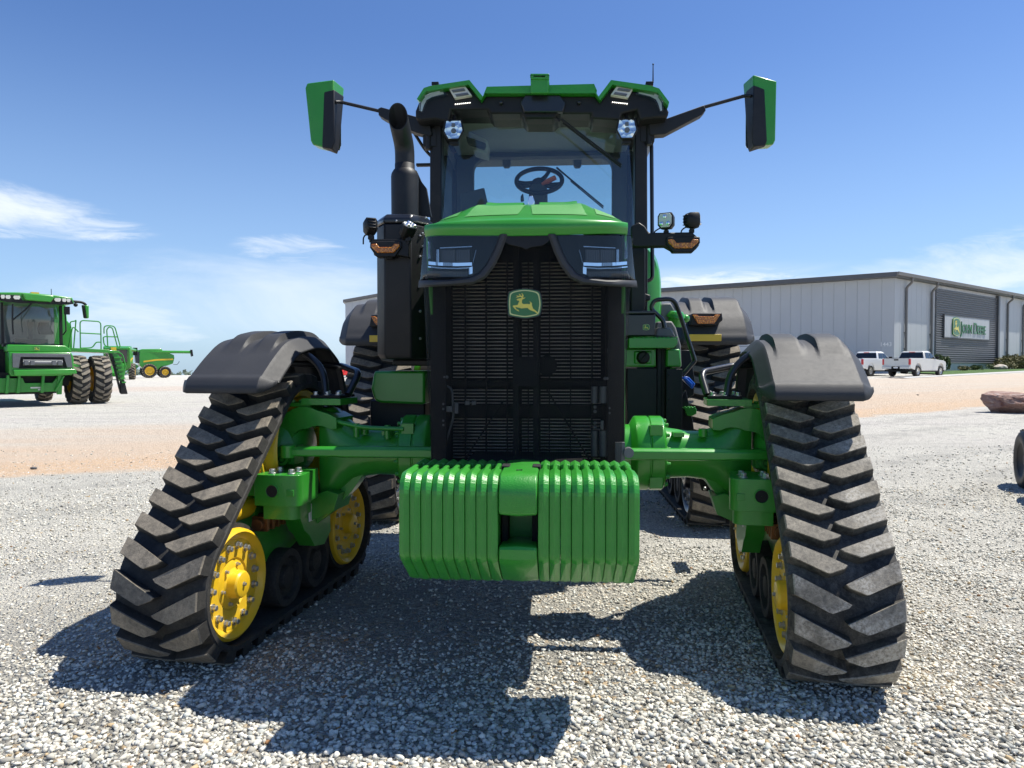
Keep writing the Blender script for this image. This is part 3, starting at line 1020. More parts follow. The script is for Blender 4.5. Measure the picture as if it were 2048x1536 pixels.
w0 = None
for sx in (-1, 1):
    for i in range(9):
        xc = sx * (0.078 + PITCH * (i + 0.5))
        if w0 is None:
            w0 = make_weight().build('suitcase_weight', ['castgreen'], tractor, bevel=0.0016, seg=1, smooth=False)
            o = w0
        else:
            o = w0.copy()
            COL.objects.link(o)
            o.parent = tractor
        o.location = (xc, rng.uniform(-0.003, 0.003), rng.uniform(-0.002, 0.002))
cb = MB()
up = [(3.22, 0.885), (3.22, 1.030), (3.20, 1.034)] + arc2((2.744 + 0.085, 0.949), 0.085, 90, 180, 8) + arc2((2.744 + 0.02, 0.888), 0.02, 180, 270, 4)
lo = [(3.22, 0.54), (3.22, 0.70), (2.95, 0.735), (2.775, 0.755), (2.755, 0.750), (2.747, 0.738), (2.747, 0.700), (2.768, 0.672), (2.95, 0.56), (3.00, 0.54)]
for pr in (up, lo):
    cb.loft([[(x, a, b) for a, b in shrink(pr, k)] for x, k in ((-0.0755, 0.012), (-0.070, 0.005), (0.0, -0.001), (0.070, 0.005), (0.0755, 0.012))])
cb.bb(-0.074, 0.074, 3.02, 3.2, 0.70, 0.90)
cb.bb(-0.074, -0.050, 2.90, 3.03, 0.70, 0.90, 1)
cb.bb(0.050, 0.074, 2.90, 3.03, 0.70, 0.90, 1)
cb.bb(-0.082, -0.048, 2.97, 3.05, 1.0, 1.0355, 1)
cb.bb(0.048, 0.082, 2.97, 3.05, 1.0, 1.0355, 1)
cb.lathe([(0.001, 0.0), (0.013, 0.0), (0.013, 0.002)], (0.0, 2.86, 1.0345), (0, 0, 1), 16, 1)
cb.build('weight_bracket', ['castgreen', 'dark'], tractor, bevel=0.003, ang=32)


# ---- bonnet
HR = [  # y at centre, bow at the sides, half width, z on top, drop at the shoulder
    (3.212, 0.145, 0.476, 2.043, -0.026), (3.198, 0.145, 0.478, 2.074, -0.025), (3.203, 0.145, 0.477, 2.104, -0.018), (3.232, 0.145, 0.473, 2.128, 0.000), (3.38, 0.135, 0.470, 2.180, 0.020), (3.62, 0.11, 0.468, 2.266, 0.050), (3.95, 0.07, 0.465, 2.352, 0.085), (4.25, 0.03, 0.462, 2.405, 0.14), (4.6, 0.0, 0.462, 2.425, 0.17), (4.98, 0.0, 0.462, 2.430, 0.19)]


def hoodpt(s, t, off=0.0):
    """s = row position, t = -1..1 across"""
    n = len(HR)
    i = max(0, min(n - 2, int(s)))
    f = s - i
    q = []
    for a in range(5):
        p0, p1, p2, p3 = HR[max(0, i - 1)][a], HR[i][a], HR[i + 1][a], HR[min(n - 1, i + 2)][a]
        q.append(0.5 * (2 * p1 + (p2 - p0) * f + (2 * p0 - 5 * p1 + 4 * p2 - p3) * f * f + (3 * p1 - p0 - 3 * p2 + p3) * f ** 3))
    at_ = abs(t)
    g = max(0.0, (at_ - 0.50) / 0.50) ** 1.6
    if q[4] < 0: g = t * t
    ridge = 0.012 * math.exp(-((at_ - 0.60) / 0.10) ** 2) * max(0, min(1, (s - 4.2)))
    return Vector((t * q[2], q[0] + q[1] * (0.586 * t * t + 0.414 * t ** 8) - off * 0.5, q[3] - q[4] * g + ridge + off))


mb = MB()
rows, cols = 46, 41
S = [i / (rows - 1) * (len(HR) - 1) for i in range(rows)]
grid = [[hoodpt(s, j / (cols - 1) * 2 - 1) for j in range(cols)] for s in S]
rings = []
for k, g in enumerate(grid):
    a, b = g[0].copy(), g[-1].copy()
    dz = 0.0 if k < 14 else min(1.0, (k - 13) / 6) * 0.5
    rings.append([Vector((a.x, a.y + 0.004, a.z - dz))] + g + [Vector((b.x, b.y + 0.004, b.z - dz))])
mb.loft(rings, 0, False, False)
hood = mb.build('hood', ['green'], tractor, ang=28, solid=0.012)


def hoodpatch(s0, s1, t0, t1, off, skew=0.0, n=14, th=0.004):
    m_ = MB()
    top = [[hoodpt(s0 + (s1 - s0) * i / n, (t0 + (t1 - t0) * j / n) + skew * i / n * (1 if t0 + t1 > 0 else -1), off) for j in range(n + 1)] for i in range(n + 1)]
    m_.loft(top, 0, False, False)
    return m_


for sx in (-1, 1):
    a, b = (0.075, 0.62)
    t0, t1 = (sx * a, sx * b)
    hoodpatch(3.75, 5.35, min(t0, t1), max(t0, t1), 0.0025, skew=-0.05).build('hood_screen', ['hoodmesh'], hood)
    t0, t1 = (sx * 0.72, sx * 0.93)
    hoodpatch(4.2, 5.5, min(t0, t1), max(t0, t1), 0.0025).build('hood_screen', ['hoodmesh'], hood)
    # raised air scoops on the crest
    sc_ = MB()
    t0, t1 = sorted((sx * 0.10, sx * 0.56))
    topr = [[hoodpt(s, t0 + (t1 - t0) * j / 12, o_) for j in range(13)] for s, o_ in ((6.40, 0.0), (6.45, 0.008), (6.6, 0.015), (7.0, 0.016), (7.6, 0.010), (8.0, -0.004))]
    sc_.loft(topr, 0, False, False)
    sc_.build('hood_scoop', ['green'], hood, ang=50)
om = MB()
p = hoodpt(6.3, 0)
om.prism([(-0.012, 0.0), (0.012, 0.0), (0.020, 0.026), (0.010, 0.058), (-0.010, 0.058), (-0.020, 0.026)], p.y - 0.01, p.y + 0.05, 'y', 0, Matrix.Translation((0, 0, p.z - 0.01)))
om.build('hood_ornament', ['chrome'], hood, bevel=0.003)

# ---- grille: side posts, perforated screen, radiator behind it
def nose_y(x, off=0.0):
    r_ = abs(x) / 0.475
    return 3.212 + 0.085 * r_ ** 2 + 0.06 * min(r_, 1.1) ** 8 + off


def N(u, v, off=0.0):
    y = 3.3
    for _ in range(8):
        p = W(u, v, y)
        y = nose_y(p.x, off)
    return W(u, v, y)


def halfw(z):
    return 0.452 + (z - 1.0) * 0.058


mb = MB()
zs = [0.96 + (2.07 - 0.96) * i / 22 for i in range(23)]
scr = []
for z in zs:
    hwz = halfw(z)
    row = [Vector((-hwz - 0.004, nose_y(hwz) + 0.12, z))]
    for j in range(33):
        t = j / 32 * 2 - 1
        x = t * hwz
        y = nose_y(x, 0.012) + 0.03 * max(0, abs(t) - 0.85) / 0.15
        row.append(Vector((x, y, z)))
    row.append(Vector((hwz + 0.004, nose_y(hwz) + 0.12, z)))
    scr.append(row)
mb.loft(scr, 0, False, False)
grille = mb.build('grille_screen', ['screen'], tractor, ang=60)

rad = MB()
rad.bb(-0.44, 0.44, 3.66, 3.70, 0.93, 2.08, 0)
for sx in (-1, 1):
    rad.bb(sx * 0.395, sx * 0.47, 3.46, 3.64, 0.93, 2.06, 0)
    rad.bb(sx * 0.440, sx * 0.478, 3.50, 3.9, 0.93, 2.06, 0)
for sx in (-1, 1):
    rad.bb(sx * 0.035, sx * 0.062, 3.42, 3.46, 0.96, 2.05, 0)
rad.bb(-0.062, 0.062, 3.40, 3.44, 1.36, 1.50, 0)
rad.bb(-0.40, 0.40, 3.60, 3.655, 1.355, 1.385, 0)
rad.bb(-0.40, 0.40, 3.60, 3.655, 1.20, 1.26, 0)
for i in range(7):
    x = -0.32 + i * 0.107
    rad.bb(x, x + 0.006, 3.58, 3.61, 0.96, 2.0, 0)
rad.tube([(-0.33, 3.52, 0.96), (-0.12, 3.52, 1.28)], 0.004, 8)
rad.tube([(0.33, 3.52, 0.96), (0.10, 3.52, 1.34)], 0.004, 8)
rad.cyl((0.10, 3.50, 1.46), (0.10, 3.55, 1.46), 0.05, seg=24)
rad.build('radiator_frame', ['dark'], tractor)
fins = MB()
z = 0.985
while z < 1.98:
    up_ = z > 1.39
    gap = (1.19 < z < 1.265) or (1.345 < z < 1.39)
    if not gap:
        for x0, x1 in ((-0.385, -0.066), (-0.03, 0.03), (0.066, 0.37)):
            fins.bb(x0, x1, 3.628, 3.650, z, z + (0.0045 if up_ else 0.0042))
    z += 0.0182 if up_ else 0.0165
fins.build('radiator_fin', ['finbar'], tractor, smooth=False)
pipe = MB()
uvtube(pipe, [(868, 698, 3.50), (869, 745, 3.50), (882, 768, 3.50), (904, 776, 3.50), (907, 835, 3.50), (889, 892, 3.50), (886, 916, 3.50)], 0.0065, 0.03, 10)
pipe.build('coolant_pipe', ['dullsteel'], tractor)
fit = MB()
for (u, v, w_, h_) in ((884, 698, 9, 9), (1219, 701, 9, 9), (884, 788, 12, 18), (899, 818, 13, 12), (913, 816, 8, 22), (935, 806, 10, 8), (948, 806, 9, 8), (879, 845, 5, 16), (1204, 850, 6, 18), (1050, 749, 30, 6)):
    c = W(u, v, 3.475)
    k = 3.475 / 1420
    fit.box(c, (w_ * k, 0.012, h_ * k))
    fit.build('bracket_fitting', ['dullsteel'], tractor, bevel=0.002)
    fit = MB()
for (u, v) in ((887, 808), (887, 818), (887, 841), (887, 850), (1190, 814), (1190, 823), (1190, 846), (1190, 855), (1219, 816), (1219, 826), (1065, 725), (1040, 747), (1060, 747), (889, 754), (894, 754), (1210, 757), (1215, 757)):
    c = W(u, v, 3.465)
    fit.hexbolt(c, (0, -1, 0), 0.006, 0.01)
fit.build('grille_bolt', ['dullsteel'], tractor)
for v0, v1 in ((773, 806), (861, 912)):
    for u, r, y in ((1208, 0.024, 3.50), (1190, 0.02, 3.53)):
        can = MB()
        a, b = W(u, v0, y), W(u, v1, y)
        can.cyl((a.x, y, b.z), (a.x, y, a.z), r, seg=20)
        can.build('receiver_canister', ['dullsteel'], tractor)

# green side panels and dark engine bay behind the nose
for sx in (-1, 1):
    sp = MB()
    sp.prism([(3.56, 1.02), (3.56, 2.08), (4.98, 2.22), (4.98, 1.40), (4.2, 1.02)], sx * 0.44, sx * (0.455 if sx < 0 else 0.488), 'x')
    sp.build('hood_side_panel', ['green'], tractor)

# headlamps
for sx in (-1, 1):
    def mu(u):
        return u if sx < 0 else 2 * 1055.5 - u
    # housing frame: sweeps under the lamp and up along its inner edge
    inner = [(1016, 468), (1003, 505), (990, 532), (972, 556), (948, 568), (900, 572), (836, 575)]
    outer = [(999, 468), (986, 503), (973, 527), (958, 545), (940, 554), (900, 559), (838, 561)]
    n = 30
    def along(pl, f):
        f *= len(pl) - 1
        i = min(len(pl) - 2, int(f))
        f -= i
        return (pl[i][0] + (pl[i + 1][0] - pl[i][0]) * f, pl[i][1] + (pl[i + 1][1] - pl[i][1]) * f)
    fr = MB()
    rings = []
    for i in range(n + 1):
        a, b = along(inner, i / n), along(outer, i / n)
        m1 = (a[0] * 0.7 + b[0] * 0.3, a[1] * 0.7 + b[1] * 0.3)
        m2 = (a[0] * 0.3 + b[0] * 0.7, a[1] * 0.3 + b[1] * 0.7)
        rings.append([N(mu(a[0]), a[1], 0.06), N(mu(a[0]), a[1], 0.0), N(mu(m1[0]), m1[1], -0.012), N(mu(m2[0]), m2[1], -0.012), N(mu(b[0]), b[1], 0.0), N(mu(b[0]), b[1], 0.06)])
    fr.loft(rings)
    hl = fr.build('headlight', ['fender'], tractor, ang=40)
    # box behind the lens
    lens = [(849, 470), (998, 470), (987, 503), (974, 527), (958, 546), (940, 555), (900, 560), (841, 563)]
    bk = MB()
    bk.loft([[N(mu(u), v, 0.004) for u, v in lens], [N(mu(u), v, 0.075) for u, v in lens]], 0, False, True)
    bk.add([N(mu(u), v, 0.075) for u, v in lens], [tuple(range(len(lens)))], 0)
    bk.build('lamp_housing', ['satin'], hl)
    rf = MB()
    def strip(pts, o0, o1, w=6, mi=0):
        for (a, b) in zip(pts[:-1], pts[1:]):
            q = [(a[0], a[1] - w / 2), (b[0], b[1] - w / 2), (b[0], b[1] + w / 2), (a[0], a[1] + w / 2)]
            rf.loft([[N(mu(u), v, o0) for u, v in q], [N(mu(u), v, o1) for u, v in q]], mi)
    strip([(857, 526), (880, 528), (915, 529), (944, 528)], 0.010, 0.05, 6.5)
    strip([(856, 533.5), (880, 536), (915, 537), (944, 535)], 0.016, 0.05, 2.4)
    strip([(938, 542), (945, 540)], 0.012, 0.03, 14)
    strip([(873, 512), (878, 512)], 0.020, 0.05, 26)
    strip([(856, 500), (862, 500)], 0.02, 0.05, 34)
    strip([(880, 496), (944, 493)], 0.030, 0.05, 2.0)
    strip([(952, 500), (946, 526)], 0.02, 0.03, 3)
    rf.build('lamp_reflector', ['chrome'], hl, smooth=False)
    bw = MB()
    for (u0, u1) in ((880, 910), (912, 940)):
        q = [(u0, 500), (u1, 499), (u1, 524), (u0, 525)]
        bw.loft([[N(mu(u), v, 0.035) for u, v in q], [N(mu(u + (895 - u) * 0.3), v + (512 - v) * 0.3, 0.07) for u, v in q]], 0)
    q = [(856, 542), (938, 543), (934, 556), (850, 557)]
    bw.loft([[N(mu(u), v, 0.03) for u, v in q], [N(mu(u), v, 0.06) for u, v in q]], 1)
    bw.build('lamp_bowl', ['dullsteel', 'greyplastic'], hl, smooth=False)
    gl = MB()
    ns = 12
    rr = []
    top = [(849, 478), (997, 475)]
    for i in range(ns + 1):
        f = i / ns
        rowp = []
        # left and right limits of the lens at this height
        v = 471 + (561 - 471) * f
        ul = 849 - 9 * f
        ur = 997
        for (a, b) in zip(outer[:-1], outer[1:]):
            if a[1] <= v <= b[1] and b[1] > a[1]:
                ur = a[0] + (b[0] - a[0]) * (v - a[1]) / (b[1] - a[1])
        for j in range(ns + 1):
            g = j / ns
            rowp.append(N(mu(ul + (ur - ul) * g), v, -0.004))
        rr.append(rowp)
    gl.loft(rr, 0, False, False)
    gl.build('lens_glass', ['lens'], hl, ang=80)
# black panel between the lamps
mid = MB()
pl = [(1010, 466), (1097, 466), (1100, 482), (1085, 492), (1062, 495), (1053, 500), (1043, 495), (1020, 490), (1006, 483)]
mid.loft([[N(u, v, 0.0) for u, v in pl], [N(u, v, 0.05) for u, v in pl]])
mid.build('grille_top_trim', ['black'], tractor, bevel=0.003)

# emblem on the grille
c = W(1049.5, 607.5, 3.185)
emblem(tractor, 31.5 * 3.185 / 1420, Matrix.Translation(c), 'emblem', True, 0.93)

# ---- exhaust after-treatment box
eb = MB()
def plan(z, k=0.0, y1=4.95):
    return [(-0.925 + k, 4.19 + k, z), (-0.855 + k * 0.5, 4.085 + k, z), (-0.700, 4.085 + k, z), (-0.615 - k * 0.5, 4.19 + k * 0.4, z), (-0.615 - k * 0.5, y1, z), (-0.925 + k, y1, z)]
eb.loft([plan(1.50, 0.015), plan(1.53), plan(2.285)], 0)
eb.build('exhaust_box', ['satin'], tractor, bevel=0.008)
el_ = MB()
el_.loft([plan(2.288, -0.004), plan(2.315, -0.005), [(x, y, z + (0.02 if y > 4.5 else 0)) for x, y, z in plan(2.345, 0.02)]], 0)
elb = MB()
for (u, v) in ((793, 442), (852, 436), (837, 454), (845, 467), (845, 493), (838, 500), (838, 546), (838, 594), (838, 636), (838, 682)):
    elb.ball(W(u, v, 4.15 if u > 820 else 4.083), 0.0085, 8)
for zz in (1.62, 1.78, 1.94, 2.1, 2.22):
    elb.ball((-0.655, 4.135, zz), 0.009, 8)
lid_ = el_.build('exhaust_box_lid', ['blackpaint'], tractor, bevel=0.008)
elb.build('lid_bolt', ['steel'], lid_)
ex = MB()
xc, yc = -0.806, 4.42
ex.lathe([(0.084, 2.32), (0.086, 2.64), (0.082, 2.662), (0.070, 2.682), (0.062, 2.690), (0.062, 2.72), (0.060, 2.722)], (xc, yc, 0), (0, 0, 1), 40)
pth = fillet([(xc, yc, 2.70), (xc, yc, 2.825), (xc - 0.012, yc - 0.18, 3.00)], 0.15, 10)
ex.tube(pth[:-1], 0.0605, 32, 0, None, False)
# mitred mouth: rings slide along the pipe onto an upright plane
d = (Vector(pth[-1]) - Vector(pth[-2])).normalized()
rings = []
base = Vector(pth[-2])
upv = Vector((1, 0, 0))
b2 = d.cross(upv).normalized()
upv = b2.cross(d)
for rr_, back in ((0.0605, None), (0.0605, 0), (0.055, 0), (0.055, -0.12)):
    ring_ = []
    for k in range(32):
        o_ = upv * math.cos(2 * math.pi * k / 32) * rr_ + b2 * math.sin(2 * math.pi * k / 32) * rr_
        q = base + o_
        if back is None:
            ring_.append(q)
        else:
            t = ((yc - 0.145) - q.y) / d.y
            ring_.append(q + d * (t + back))
    rings.append(ring_)
ex.loft(rings[:3], 0, False, True)
ex.loft(rings[2:], 1, False, True)
ex.add(rings[3], [tuple(range(32))], 1)
ex.uvprism([(832, 340), (842, 362), (852, 375), (862, 432), (828, 432)], 4.50, 4.54)
ex.build('exhaust_stack', ['satin', 'dark'], tractor, ang=50)

# ---- turn-signal arms with work lights
AMB = [(-1.0, 0.55), (-0.62, 0.62), (-0.45, 0.10), (0.45, 0.10), (0.62, 0.62), (1.0, 0.55), (0.98, 0.15), (0.58, -0.75), (-0.58, -0.75), (-0.98, 0.15)]
def amber(parent, c, hw_, hh, name='turn_signal'):
    m_ = MB()
    m_.prism([(c.x + a * hw_, c.z + b * hh) for a, b in AMB], c.y - 0.012, c.y + 0.03, 'y', 0, None, 0.0)
    o_ = m_.build(name, ['amber'], parent, bevel=0.004)
    h_ = MB()
    h_.prism([(c.x + a * hw_ * 1.10, c.z + b * hh * 1.28 - 0.002) for a, b in [(-1.0, 0.8), (-0.55, 0.85), (0.55, 0.85), (1.0, 0.8), (1.02, 0.1), (0.6, -1), (-0.6, -1), (-1.02, 0.1)]], c.y - 0.002, c.y + 0.06, 'y')
    h_.build('signal_bezel', ['black'], o_, bevel=0.005)
    return o_


def worklight(parent, c, w_, h_, yawd, pitchd, lit, name='work_light'):
    """small black LED flood on a stalk; yaw 0 faces the camera side"""
    mx = Matrix.Translation(c) @ Matrix.Rotation(R(yawd), 4, 'Z') @ Matrix.Rotation(R(pitchd), 4, 'X')
    m_ = MB()
    oc = [(-0.38, 0.5), (0.38, 0.5), (0.5, 0.3), (0.5, -0.25), (0.3, -0.5), (-0.3, -0.5), (-0.5, -0.25), (-0.5, 0.3)]
    m_.loft([[Vector((a * w_, -0.035, b * h_)) for a, b in oc], [Vector((a * w_ * 1.04, -0.02, b * h_ * 1.04)) for a, b in oc], [Vector((a * w_ * 0.95, 0.03, b * h_ * 0.95)) for a, b in oc], [Vector((a * w_ * 0.6, 0.05, b * h_ * 0.6)) for a, b in oc]], 0, True, True, mx)
    for k in range(4):
        m_.box((0, 0.045, (-0.3 + 0.2 * k) * h_), (w_ * 0.6, 0.02, 0.006), 0, None, mx)
    o_ = m_.build(name, ['black'], parent, bevel=0.003)
    f_ = MB()
    f_.prism([(a * w_ * 0.84, b * h_ * 0.86) for a, b in oc], -0.041, -0.030, 'y', 0, mx)
    f_.build('lamp_face', [lit], o_, bevel=0.002)
    if lit == 'lampwhite':
        e_ = MB()
        for (a, b) in ((0.0, 0.24), (-0.22, -0.2), (0.22, -0.2)):
            e_.lathe([(0.0, 0.012), (0.012, 0.010), (0.015, 0.0)], mx @ Vector((a * w_, -0.041, b * h_)), mx.to_3x3() @ Vector((0, -1, 0)), 12)
        e_.build('led_bulb', ['chrome'], o_)
    s_ = MB()
    s_.cyl(Vector(c) + Vector((0, 0.01, -h_ * 0.5)), Vector(c) + Vector((0, 0.015, -h_ * 0.5 - 0.045)), 0.012, seg=12)
    s_.box(Vector(c) + Vector((0, 0.012, -h_ * 0.5 - 0.018)), (0.03, 0.03, 0.022))
    s_.tube(fillet([Vector(c) + Vector((-w_ * 0.3, 0.045, -h_ * 0.3)), Vector(c) + Vector((-w_ * 0.75, 0.05, -h_ * 0.55)), Vector(c) + Vector((-w_ * 0.72, 0.04, -h_ * 0.5 - 0.05))], 0.02), 0.0045, 8)
    s_.build('light_stalk', ['black'], o_)
    return o_


la = MB()
la.uvprism([(742, 486), (745, 478), (803, 478), (818, 470), (818, 515), (800, 511), (748, 511)], 4.03, 4.085)
la.uvprism([(770, 510), (786, 510), (786, 518), (770, 518)], 4.04, 4.07)
la.build('signal_arm', ['black'], tractor, bevel=0.005)
amber(tractor, W(771.5, 496, 4.02), 29 * 4.02 / 1420, 13.5 * 4.02 / 1420)
worklight(tractor, W(741, 453, 4.06), 0.075, 0.088, 205, 12, 'lampwhite')
worklight(tractor, W(816, 461, 4.02), 0.085, 0.060, 40, -48, 'lampwhite')
ra = MB()
ra.uvprism([(1262, 452), (1278, 444), (1290, 452), (1298, 465), (1384, 464), (1398, 476), (1399, 490), (1391, 500), (1345, 501), (1330, 493), (1270, 494), (1262, 488)], 4.62, 4.69)
ra.build('signal_arm', ['black'], tractor, bevel=0.008)
amber(tractor, W(1366, 487, 4.61), 29.5 * 4.61 / 1420, 13 * 4.61 / 1420)
worklight(tractor, W(1333, 443, 4.64), 0.098, 0.100, -22, 0, 'lampwhite')
worklight(tractor, W(1384, 441, 4.64), 0.082, 0.096, 112, 0, 'lampwhite')

# ---- cab
pil = MB()
for sx in (-1, 1):
    x0, x1 = sx * 0.705, sx * 0.80
    pil.loft([[(x0, 5.22, 1.55), (x1, 5.25, 1.55), (x1, 5.38, 1.55), (x0, 5.36, 1.55)], [(x0, 5.20, 2.2), (x1, 5.23, 2.2), (x1, 5.36, 2.2), (x0, 5.34, 2.2)], [(sx * 0.70, 5.18, 3.32), (sx * 0.788, 5.20, 3.32), (sx * 0.788, 5.33, 3.32), (sx * 0.70, 5.30, 3.32)]])
    pil.bb(sx * 0.745, sx * 0.79, 6.27, 6.36, 1.7, 3.3)
    pil.bb(sx * 0.765, sx * 0.79, 5.36, 6.3, 1.7, 1.76)
pil.bb(-0.80, 0.80, 5.22, 5.40, 1.5, 2.38)
pil.build('cab_frame', ['black'], tractor, bevel=0.008)

rear = MB()
ow = [(-0.77, 1.9), (0.77, 1.9), (0.77, 3.36), (-0.77, 3.36)]
iw = [(-0.60, 2.3), (0.62, 2.3)] + arc2((0.62 - 0.12, 3.30 - 0.12), 0.12, 0, 90, 6) + arc2((-0.60 + 0.12, 3.30 - 0.12), 0.12, 90, 180, 6)
n = len(iw)
# ring of quads between the opening and the outer frame
def outw(p):
    cx, cz = 0.01, 2.7
    dx, dz = p[0] - cx, p[1] - cz
    k = min(0.78 / abs(dx) if abs(dx) > 1e-6 else 9, (0.66 / abs(dz)) if dz > 0 else (0.8 / abs(dz) if dz < 0 else 9))
    return (cx + dx * k, cz + dz * k)
o2 = [outw(p) for p in iw]
vs, fs = [], []
for y in (6.28, 6.36):
    vs += [(a, y, b) for a, b in iw] + [(a, y, b) for a, b in o2]
for i in range(n):
    j = (i + 1) % n
    fs += [(i, j, n + j, n + i), (2 * n + i, 2 * n + j, 3 * n + j, 3 * n + i), (i, j, 2 * n + j, 2 * n + i)]
rear.add(vs, fs)
rear.bb(-0.52, 0.54, 6.20, 6.28, 3.28, 3.315)
for u in (1013, 1155):
    c = W(u, 327, 6.2)
    rear.prism([(c.x - 0.035, c.z + 0.03), (c.x + 0.035, c.z + 0.03), (c.x + 0.033, c.z - 0.015), (c.x + 0.02, c.z - 0.032), (c.x - 0.02, c.z - 0.032), (c.x - 0.033, c.z - 0.015)], 6.19, 6.24, 'y')
rear.build('cab_rear_frame', ['interior'], tractor)
g_ = MB()
g_.add([(-0.70, 6.34, 1.9), (0.70, 6.34, 1.9), (0.70, 6.34, 3.34), (-0.70, 6.34, 3.34)], [(0, 1, 2, 3)])
g_.build('rear_window', ['sideglass'], tractor)
for sx in (-1, 1):
    g_ = MB()
    g_.add([(sx * 0.775, 5.36, 1.75), (sx * 0.775, 6.28, 1.75), (sx * 0.765, 6.28, 3.28), (sx * 0.760, 5.32, 3.28)], [(0, 1, 2, 3)])
    g_.build('side_window', ['sideglass'], tractor)
ws = MB()
rr = []
for i in range(13):
    f = i / 12
    z = 2.30 + (3.30 - 2.30) * f
    rr.append([Vector((x, 5.10 + 0.05 * f + 0.10 * (x / 0.72) ** 2 + 0.03 * f * f, z)) for x in [(-0.715 + 1.43 * j / 20) for j in range(21)]])
ws.loft(rr, 0, False, False)
ws.build('windshield', ['glass'], tractor, ang=80)
inn_ = MB()
inn_.bb(-0.74, 0.74, 5.36, 6.30, 3.325, 3.345, 0)                                   # headliner
inn_.uvprism([(1175, 245), (1232, 262), (1232, 292), (1172, 275)], 5.75, 5.95, 0)       # overhead module
inn_.uvprism([(1055, 243), (1108, 243), (1103, 256), (1060, 256)], 5.60, 5.75, 0)
inn_.uvprism([(938, 262), (975, 280), (974, 308), (945, 300)], 5.6, 5.8, 0)
inn_.build('headliner', ['headliner'], tractor, bevel=0.01)
dsh = MB()
dsh.bb(-0.75, 0.75, 5.35, 6.3, 1.70, 1.80, 0)
dsh.uvprism([(932, 272), (972, 286), (968, 297), (935, 286)], 5.5, 5.56, 0)
dsh.uvprism([(920, 387), (968, 375), (977, 414), (922, 420)], 5.70, 5.74, 0)          # display
dsh.cyl((-0.55, 5.76, 2.1), (-0.58, 5.73, 2.72), 0.02, seg=10)
dsh.uvprism([(1041, 392), (1046, 386), (1048, 400), (1041, 402)], 5.6, 5.65, 0)
# console, seat
dsh.bb(-0.45, -0.20, 5.8, 6.2, 1.8, 2.35, 0)
dsh.bb(-0.24, 0.24, 5.75, 6.15, 2.0, 2.14, 0)
dsh.bb(-0.22, 0.22, 6.05, 6.18, 2.14, 2.66, 0)
# column
a = W(1076, 380, 5.68)
b = W(1078, 425, 5.60)
dsh.tube([a + Vector((0, 0.0, 0.04)), a, b, (b.x, 5.5, 1.9)], [0.06, 0.075, 0.07, 0.09], 20, 0)
dsh.build('dashboard', ['interior'], tractor, bevel=0.008)
sw = MB()
c = W(1078.5, 361, 5.70)
rt = 0.182
nrm = Vector((0, -0.62, 0.78)).normalized()   # axis of the column, tilted to the driver's side
ax1 = Vector((1, 0, 0))
ax2 = Vector((0, 0.70, 0.71))
circ = [c + ax1 * math.cos(2 * math.pi * k / 40) * rt + ax2 * math.sin(2 * math.pi * k / 40) * rt for k in range(41)]
sw.tube(circ, 0.018, 12, 0, None, False)
hubc = c + Vector((0, -0.03, -0.03))
for t in (62, 185, 205, -18, -35):
    e = c + ax1 * math.cos(R(t)) * rt + ax2 * math.sin(R(t)) * rt
    sw.tube([hubc, hubc.lerp(e, 0.6) + Vector((0, 0, -0.008)), e], [0.024, 0.017, 0.015], 10)
sw.ball(hubc, 0.062, 16, 0, (1, 1, 0.7))
sw.build('steering_wheel', ['black'], tractor)
lv = MB()
a, b = W(1084, 368, 5.62), W(1111, 355, 5.58)
lv.tube([a, a.lerp(b, 0.4), b], [0.011, 0.02, 0.019], 10)
lv.build('shuttle_lever', ['orange'], tractor)

# roof
rf_ = MB()
Y0 = 5.0
base = [(828, 216), (836, 196), (852, 183), (938, 168), (962, 199), (970, 186), (1190, 186), (1200, 199), (1222, 168), (1312, 183), (1330, 198), (1340, 218), (1338, 228), (1300, 232), (1292, 232), (1282, 236), (1276, 214), (1245, 222), (1242, 235), (1186, 232), (1184, 222), (1118, 222), (1108, 232), (1050, 232), (1042, 222), (980, 222), (975, 214), (900, 214), (895, 238), (880, 236), (868, 233), (838, 236), (828, 232)]
mbx = MB()
front = [W2(u, v, Y0) for u, v in base]
# dark roof shell with pods
mbx.prism(front, Y0 + 0.05, 5.35, 'y')
mbx.bb(-0.88, 0.88, 5.36, 6.75, 3.348, 3.42)
rf_ = mbx.build('roof', ['black'], tractor, bevel=0.012, ang=40)
gt = MB()
topg = [(834, 199), (848, 177), (860, 173), (939, 161), (966, 194), (971, 181), (1189, 181), (1197, 194), (1222, 161), (1300, 172), (1318, 178), (1338, 205), (1336, 214), (1316, 186), (1225, 170), (1200, 201), (1190, 187.5), (970, 187.5), (962, 201), (937, 170), (852, 184), (838, 202)]
gt.prism([W2(u, v, Y0) for u, v in topg], Y0 - 0.01, 5.5, 'y')
c0 = W(968, 181, Y0 + 0.1)
c1 = W(1194, 167.5, Y0 + 0.1)
gt.loft([[(c0.x, 5.10, c0.z - 0.02), (c1.x, 5.10, c0.z - 0.02), (c1.x - 0.02, 5.10, c1.z), (c0.x + 0.02, 5.10, c1.z)], [(c0.x, 6.6, c0.z - 0.02), (c1.x, 6.6, c0.z - 0.02), (c1.x - 0.02, 6.6, c1.z), (c0.x + 0.02, 6.6, c1.z)]])
gt.build('roof_cap', ['green'], rf_, ang=30)
for sx in (-1, 1):
    bg_ = MB()
    def pu(u):
        return u if sx < 0 else 2164 - u
    bg_.prism([W2(pu(u), v, Y0 + 0.28) for u, v in ((832, 225), (838, 238), (852, 268), (868, 292), (872, 240))], Y0 + 0.30, 6.5, 'y')
    bg_.build('roof_underside', ['greyplastic'], rf_, bevel=0.006)
